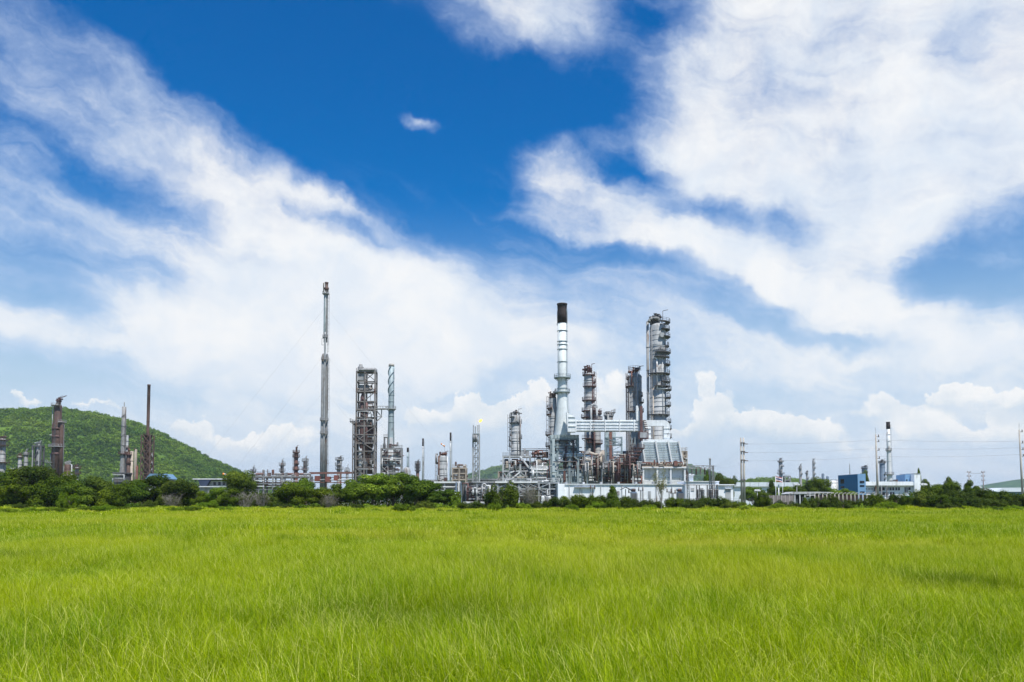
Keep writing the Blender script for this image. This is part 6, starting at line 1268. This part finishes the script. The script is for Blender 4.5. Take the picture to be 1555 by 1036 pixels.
MB().box(S.m(60)+.02, S.m(69.5), -2, 10, 0, z(719.6)).build('end_wall', 'whitewall', t); MB().box(S.m(52), S.m(60)-.02, 1, 9, z(731.6)+.005, z(720.8)).build('stair_block', 'blue', t); slab(t, 'window', S.m(53), S.m(55), .88, .99, z(731), z(728), 'glass'); slab(t, 'coping', S.m(60), S.m(69.8), -2.2, 10.2, z(719.6)+.002, z(719.2), 'lightgrey')
for x0, x1, a, b in ((-14,-9,743.3,742),(-6.5,1,743.3,742),(2,6,746,740),(10,13,746,740),(14.6,18.4,744.8,740),(20.6,24.2,744.8,740),(25.5,33,744.8,740),(34.5,41.5,744.8,740),(48.5,53,748.6,740),(54.2,57.6,744.4,740),(14,24,752,747.5),(26,33,752,747.5)):
    w_ = slab(t, 'window', S.m(x0), S.m(x1), -.06, -.005, z(a), z(b), 'glass'); 
    slab(t, 'sill', S.m(x0)-.15, S.m(x1)+.15, -.28, -.002, z(a)-.16, z(a)-.01, 'whitewall')
    if x1-x0 > 4: slab(t, 'mullion', S.m((x0+x1)/2)-.07, S.m((x0+x1)/2)+.07, -.14, -.061, z(a), z(b), 'whitewall')
for x in (2.0, 10.4, 18.6): slab(t, 'column', S.m(x), S.m(x)+.4, -1.5, -1.1, 0, z(737.5), 'grey')
for x0, x1 in ((36,41),(42,44)): slab(t, 'roof_plant', S.m(x0), S.m(x1), 3, 6, z(731.6), z(729.4 if x0 < 40 else 728), 'darkgrey')
slab(t, 'low_wall', S.m(-15), S.m(40), -6, -5.7, 0, z(757), 'concrete'); slab(t, 'green_hoarding', S.m(36), S.m(48), -7, -6.8, 0, z(753), 'green')
S = Site(1306, 200); t = thing('tarpaulin_heap', 'small turquoise tarpaulin heap at the field edge below the blue block', 'tarpaulin', (S.X, 200, 0)); mb = MB()
for k in range(5): mb.ball((S.m(-4+k*2), random.uniform(-.3,.3), .35+.35*(k%2)), .55+.12*(k%3), 9, 1.3)
mb.build('sheet', 'green', t); slab(t, 'sack', S.m(-4), S.m(-2), -.9, -.3, 0, 1.5, 'roofblue')
for px, yt, lab in ((1472, 716, 'small distribution pole with crossarms, left of two at right'), (1493.5, 715.5, 'small distribution pole with crossarms, right of two at right')):
    S = Site(px, 330); z = S.z; t = thing('distribution_pole', lab, 'power pole', (S.X, 330, 0), 0, 'distribution poles'); MB().cyl((0,0,0),(0,0,z(yt)),.26,.17,9).build('pole','concretedark',t)
    for y in (717.5, 723.5, 730): bar(t, 'crossarm', (S.m(-2.8),0,z(y)), (S.m(2.8),0,z(y)), .2, 'grey'); [MB().lathe([(.05,z(y)+.1),(.16,z(y)+.3),(.05,z(y)+.55)], 7, S.m(x), 0).build('insulator','brown',t) for x in (-2.4, 2.4)]
o = MB(); p = sag((xcol(1472,330),330,zrow(718,330)), (xcol(1493.5,330),330,zrow(718,330)), .3, 8)
for a, b in zip(p[:-1], p[1:]): o.cyl(a, b, .05, .05, 4, False)
o = o.build('service_wire', 'wire'); tag(o, 'short wire strung between the two small distribution poles', 'wire')
S = Site(1535, 420); z = S.z; t = thing('pale_roofed_sheds', 'low pale roofed sheds before the far blue mountain', 'building', (S.X, 420, 0))
MB().box(S.m(-22), S.m(40), 0, 20, 0, z(747)).build('wall', 'roofblue', t); MB().prism([(S.m(-26), z(747)), (S.m(42), z(747)), (S.m(42), z(746)), (S.m(36), z(740.5)), (S.m(-16), z(741)), (S.m(-26), z(745.8))], -2, 22).build('roof', 'roofwhite', t)

# ------------------------------------------------------------------ vegetation along the field's edge
for i, (px, yt, w, k, lm, D) in enumerate([
    (-60,715,90,'spread','dark',200), (-12,720,60,'spread','dark',196), (22,716,62,'spread','dark',199), (52,711,58,'spread','dark',203), (84,722,60,'spread','dark',198), (112,733,50,'spread','olive',195),
    (146,727,56,'spread','dark',204), (178,734,48,'spread','dark',197), (206,732,50,'spread','dark',201), (238,723,56,'spread','dark',205), (268,731,52,'spread','dark',197), (300,741,40,'spread','olive',199),
    (332,742,38,'spread','olive',196), (365,718,44,'spread','dark',206), (352,744,40,'spread','olive',194), (404,752,34,'bush','olive',197), (440,736,52,'spread','dark',201), (462,730,46,'round','fresh',204),
    (486,743,44,'spread','dark',196), (512,738,44,'round','dark',200), (538,732,50,'round','fresh',195), (566,723,60,'round','fresh',199), (598,721,62,'round','fresh',202), (630,726,58,'round','fresh',197), (652,735,46,'round','fresh',200),
    (674,745,42,'round','fresh',195), (688,757,24,'bush','fresh',193)]):
    if k == 'spread': lm = ('dark', 'fresh', 'dark', 'olive', 'dark', 'fresh', 'olive')[i % 7]; k = 'round' if i % 5 == 3 else k
    plant(k, lm, i % 3, px, yt, w, D, 'leafy_tree', 'tree', {'dark': 'dark green ', 'fresh': 'bright green ', 'olive': 'olive green '}[lm] + {'spread': 'spreading tree', 'round': 'rounded tree', 'bush': 'low bushy tree'}[k])
for i, (px, yt, w, D) in enumerate([(262,752,30,192), (372,750,30,193), (398,748,30,194), (500,752,34,192), (806,740,38,176), (832,757,24,178)]):
    plant('twig', '', i % 3, px, yt, w, D, 'dry_thicket', 'shrub', 'grey leafless thicket')
for i, (px, yt, w, k, lm, D) in enumerate([
    (766,736,46,'bush','olive',168), (752,748,30,'bush','dark',172), (846,757,40,'bush','olive',170), (868,753,44,'bush','dark',180), (892,754,36,'bush','dark',178), (912,754,34,'bush','dark',182),
    (944,755,32,'bush','dark',180), (966,759,34,'bush','olive',184), (988,760,34,'bush','olive',180), (1030,757,36,'bush','dark',186), (1052,759,30,'bush','olive',184), (1074,756,36,'bush','olive',188), (1097,756,34,'bush','olive',182),
    (1118,762,26,'bush','dark',186), (1160,751,28,'bush','dark',184), (1190,761,30,'bush','olive',190), (1222,757,16,'cone','dark',184), (1240,757,34,'bush','olive',186), (1262,753,26,'bush','olive',190), (1290,760,30,'bush','olive',186),
    (1326,752,42,'bush','dark',182), (1362,752,34,'bush','dark',184), (1394,747,44,'bush','olive',190), (1414,740,44,'bush','dark',205), (1434,735,52,'spread','dark',206), (1456,746,44,'bush','olive',190), (1474,733,26,'round','dark',200),
    (1490,744,48,'spread','olive',194), (1512,748,42,'bush','dark',190), (1536,752,40,'bush','olive',188), (1560,754,44,'bush','dark',188), (1600,748,60,'bush','olive',190),
    (1430,753,50,'bush','dark',180), (1462,757,40,'bush','dark',178), (1500,758,44,'bush','olive',176), (715,764,34,'bush','olive',180), (735,765,26,'bush','olive',176)]):
    plant(k, lm, i % 3, px, yt, w, D, 'green_bush', 'bush', {'dark': 'dark green bush', 'olive': 'olive green bush'}[lm] if k != 'cone' else 'narrow pointed dark shrub')
plant('cone', 'fresh', 0, 930, 741, 26, 150, 'young_conical_tree', 'tree', 'young cone shaped green tree')
plant('sparse', 'yellow', 0, 1004, 716, 25, 138, 'bare_sapling', 'tree', 'slender grey sapling with yellowish crown')
for i, (px, yt, w, k, lm, D) in enumerate([
    (1142,741,34,'round','fresh',300), (1158,746,30,'round','dark',296), (1171,733,22,'cone','dark',305), (1190,741,34,'round','fresh',302), (1212,738,30,'round','dark',300), (1228,733,26,'round','dark',310), (1244,728,32,'round','dark',304),
    (1264,742,30,'round','fresh',300), (1283,744,30,'round','fresh',302), (1313,719,13,'round','dark',345), (1396,716,12,'cone','dark',332), (1404,731,22,'round','dark',334), (1440,728,26,'cone','dark',290), (1424,738,34,'round','dark',290), (1076,718,16,'round','fresh',268), (1094,722,24,'spread','olive',270), (1107,727,20,'spread','olive',272)]):
    plant(k, lm, i % 3, px, yt, w, D, 'background_tree', 'tree', {'round': 'rounded distant tree', 'cone': 'narrow dark distant tree', 'spread': 'loose leafy distant tree'}[k])
for i, (px, yt, w, lm, D) in enumerate([(8,779,40,'olive',118), (48,778,44,'olive',120), (86,778,36,'bright',122), (104,757,34,'bright',150), (132,777,40,'bright',126), (158,774,36,'olive',124), (187,776,24,'olive',122), (265,777,30,'olive',126), (292,776,34,'olive',127), (344,776,26,'olive',128),
    (612,773,42,'olive',124), (572,779,24,'olive',125), (752,771,26,'olive',122), (668,780,14,'olive',122), (684,781,12,'olive',122), (700,780,22,'olive',122), (868,774,30,'bright',126), (1130,776,20,'olive',128), (1505,776,36,'olive',122), (1538,775,34,'olive',124)]):
    plant('bush', 'bright' if i % 2 else 'weed', i % 3, px, yt-6.5, w*.85, D, 'weed_clump', 'bush', 'low weed clump in grass')
for i, (px, yt, w, lm, D) in enumerate([(30,768,24,'olive',148), (226,767,26,'olive',152), (318,766,30,'bright',154), (430,768,26,'olive',156), (540,769,24,'olive',150), (646,768,30,'olive',146), (716,767,36,'olive',150), (790,769,30,'bright',146), (818,766,44,'olive',152),
    (858,769,26,'bright',150), (905,768,30,'bright',152), (958,768,26,'olive',150), (986,770,22,'bright',146), (1046,769,30,'olive',152), (1108,768,28,'olive',154), (1180,769,26,'bright',152), (1208,768,24,'olive',152), (1278,768,30,'olive',154), (1346,768,34,'bright',152), (1440,769,36,'olive',150), (1486,768,30,'bright',154)]):
    plant('bush', lm, i % 3, px, yt-3-(i*7 % 4), w, D, 'small_bush', 'bush', {'olive': 'small dull green bush', 'bright': 'small bright green bush'}[lm])
# weeds and brambles filling the foot of the tree line: one mass
r = np.random.default_rng(77); n = 42000
px = r.uniform(-160, 1720, n); D = np.maximum(r.uniform(150, 180, n), 146 + 34*fbm(px/45, px*0, 21, 4))
left = np.clip((705-px)/60, 0, 1)
hm = (.30 + 2.0*fbm(px/20, D/7, 3, 4)**2)
X = (px-777.5)*np.array([tpar(742, d) for d in D]); Zc = hm*r.uniform(0, 1, n)**.8
c = np.stack([X, D, Zc], 1); nn = r.normal(0, .6, (n, 3)) + np.array([0, -.35, .6]); nn /= np.linalg.norm(nn, axis=1, keepdims=True)
V, Fq = leaf_quads(c, nn, .24*r.uniform(.5, 1.3, n), r)
o = bpy.data.objects.new('undergrowth', np_mesh('undergrowth', V, Fq, LM['weed'], r.uniform(0, 1, n))); COL.objects.link(o)
tag(o, 'bright green weeds and brambles along the foot of the trees', 'undergrowth', kind='stuff')
n = 34000; px = np.concatenate([r.uniform(-160, 700, 28000), r.uniform(1380, 1720, 6000)]); D = r.uniform(177, 184, n)
hm = 3.0 + 2.2*fbm(px/40, D/9, 13, 3); X = (px-777.5)*np.array([tpar(742, d) for d in D])
c = np.stack([X, D, hm*r.uniform(0, 1, n)], 1); nn = unitv(r, n)
V, Fq = leaf_quads(c, nn, .26*r.uniform(.5, 1.3, n), r)
o = bpy.data.objects.new('scrub_thicket', np_mesh('scrub_thicket', V, Fq, LM['dark'], r.uniform(0, 1, n))); COL.objects.link(o)
tag(o, 'dark scrub filling the gaps behind the tree line', 'scrub', kind='stuff')

# every plant gets a label that says which one: what stands behind it, then its turn from the left
MARKS = [(30,'at the far left edge of the field'), (135,'below the brown twin column tower'), (205,'below the pale tapered stack'), (275,'below the rusty derrick stack'), (375,'below the foot of the big hill'), (475,'below the small rust brown columns'),
    (525,'below the guyed grey stack'), (580,'below the open steel frame tower'), (650,'below the wrapped grey stack'), (725,'beside the low pipe racks'), (830,'before the squat silver column structure'), (900,'before the pale blue tall stack'), (960,'before the long white wall'),
    (1025,'before the tallest silver column'), (1110,'before the substation'), (1180,'beside the twin concrete poles'), (1300,'near the grey concrete fence'), (1385,'before the blue and white building'), (1470,'right of the white building'), (9999,'at the right end of the field')]
ORD = ['leftmost', 'second from left', 'third from left', 'fourth from left', 'fifth from left', 'sixth from left', 'seventh from left', 'eighth from left']
byk = {}
for o, px, desc, cat in PLANTS:
    mk = next(m for lim, m in MARKS if px < lim); byk.setdefault((desc, mk), []).append((px, o))
for (desc, mk), lst in byk.items():
    lst.sort(key=lambda t: t[0])
    for k, (px, o) in enumerate(lst):
        o['label'] = '%s %s' % (desc, mk) if len(lst) == 1 else '%s %s, %s there' % (desc, mk, ORD[k])
        o['group'] = desc + 's'

# ------------------------------------------------------------------ air
hz = MB(); hz.box(-9100, 9100, -450, 6000, -1.5, 205)
m, nt, out = nodes_of('haze_air'); pv = nt.nodes.new('ShaderNodeVolumePrincipled'); pv.inputs['Color'].default_value = (.66,.82,1.0,1); pv.inputs['Density'].default_value = 7e-5
pv.inputs['Anisotropy'].default_value = .2
nt.links.new(pv.outputs[0], out.inputs['Volume'])
o = hz.build('haze', m); o['kind'] = 'stuff'; tag(o, 'thin pale haze in the air over the plain', 'haze')
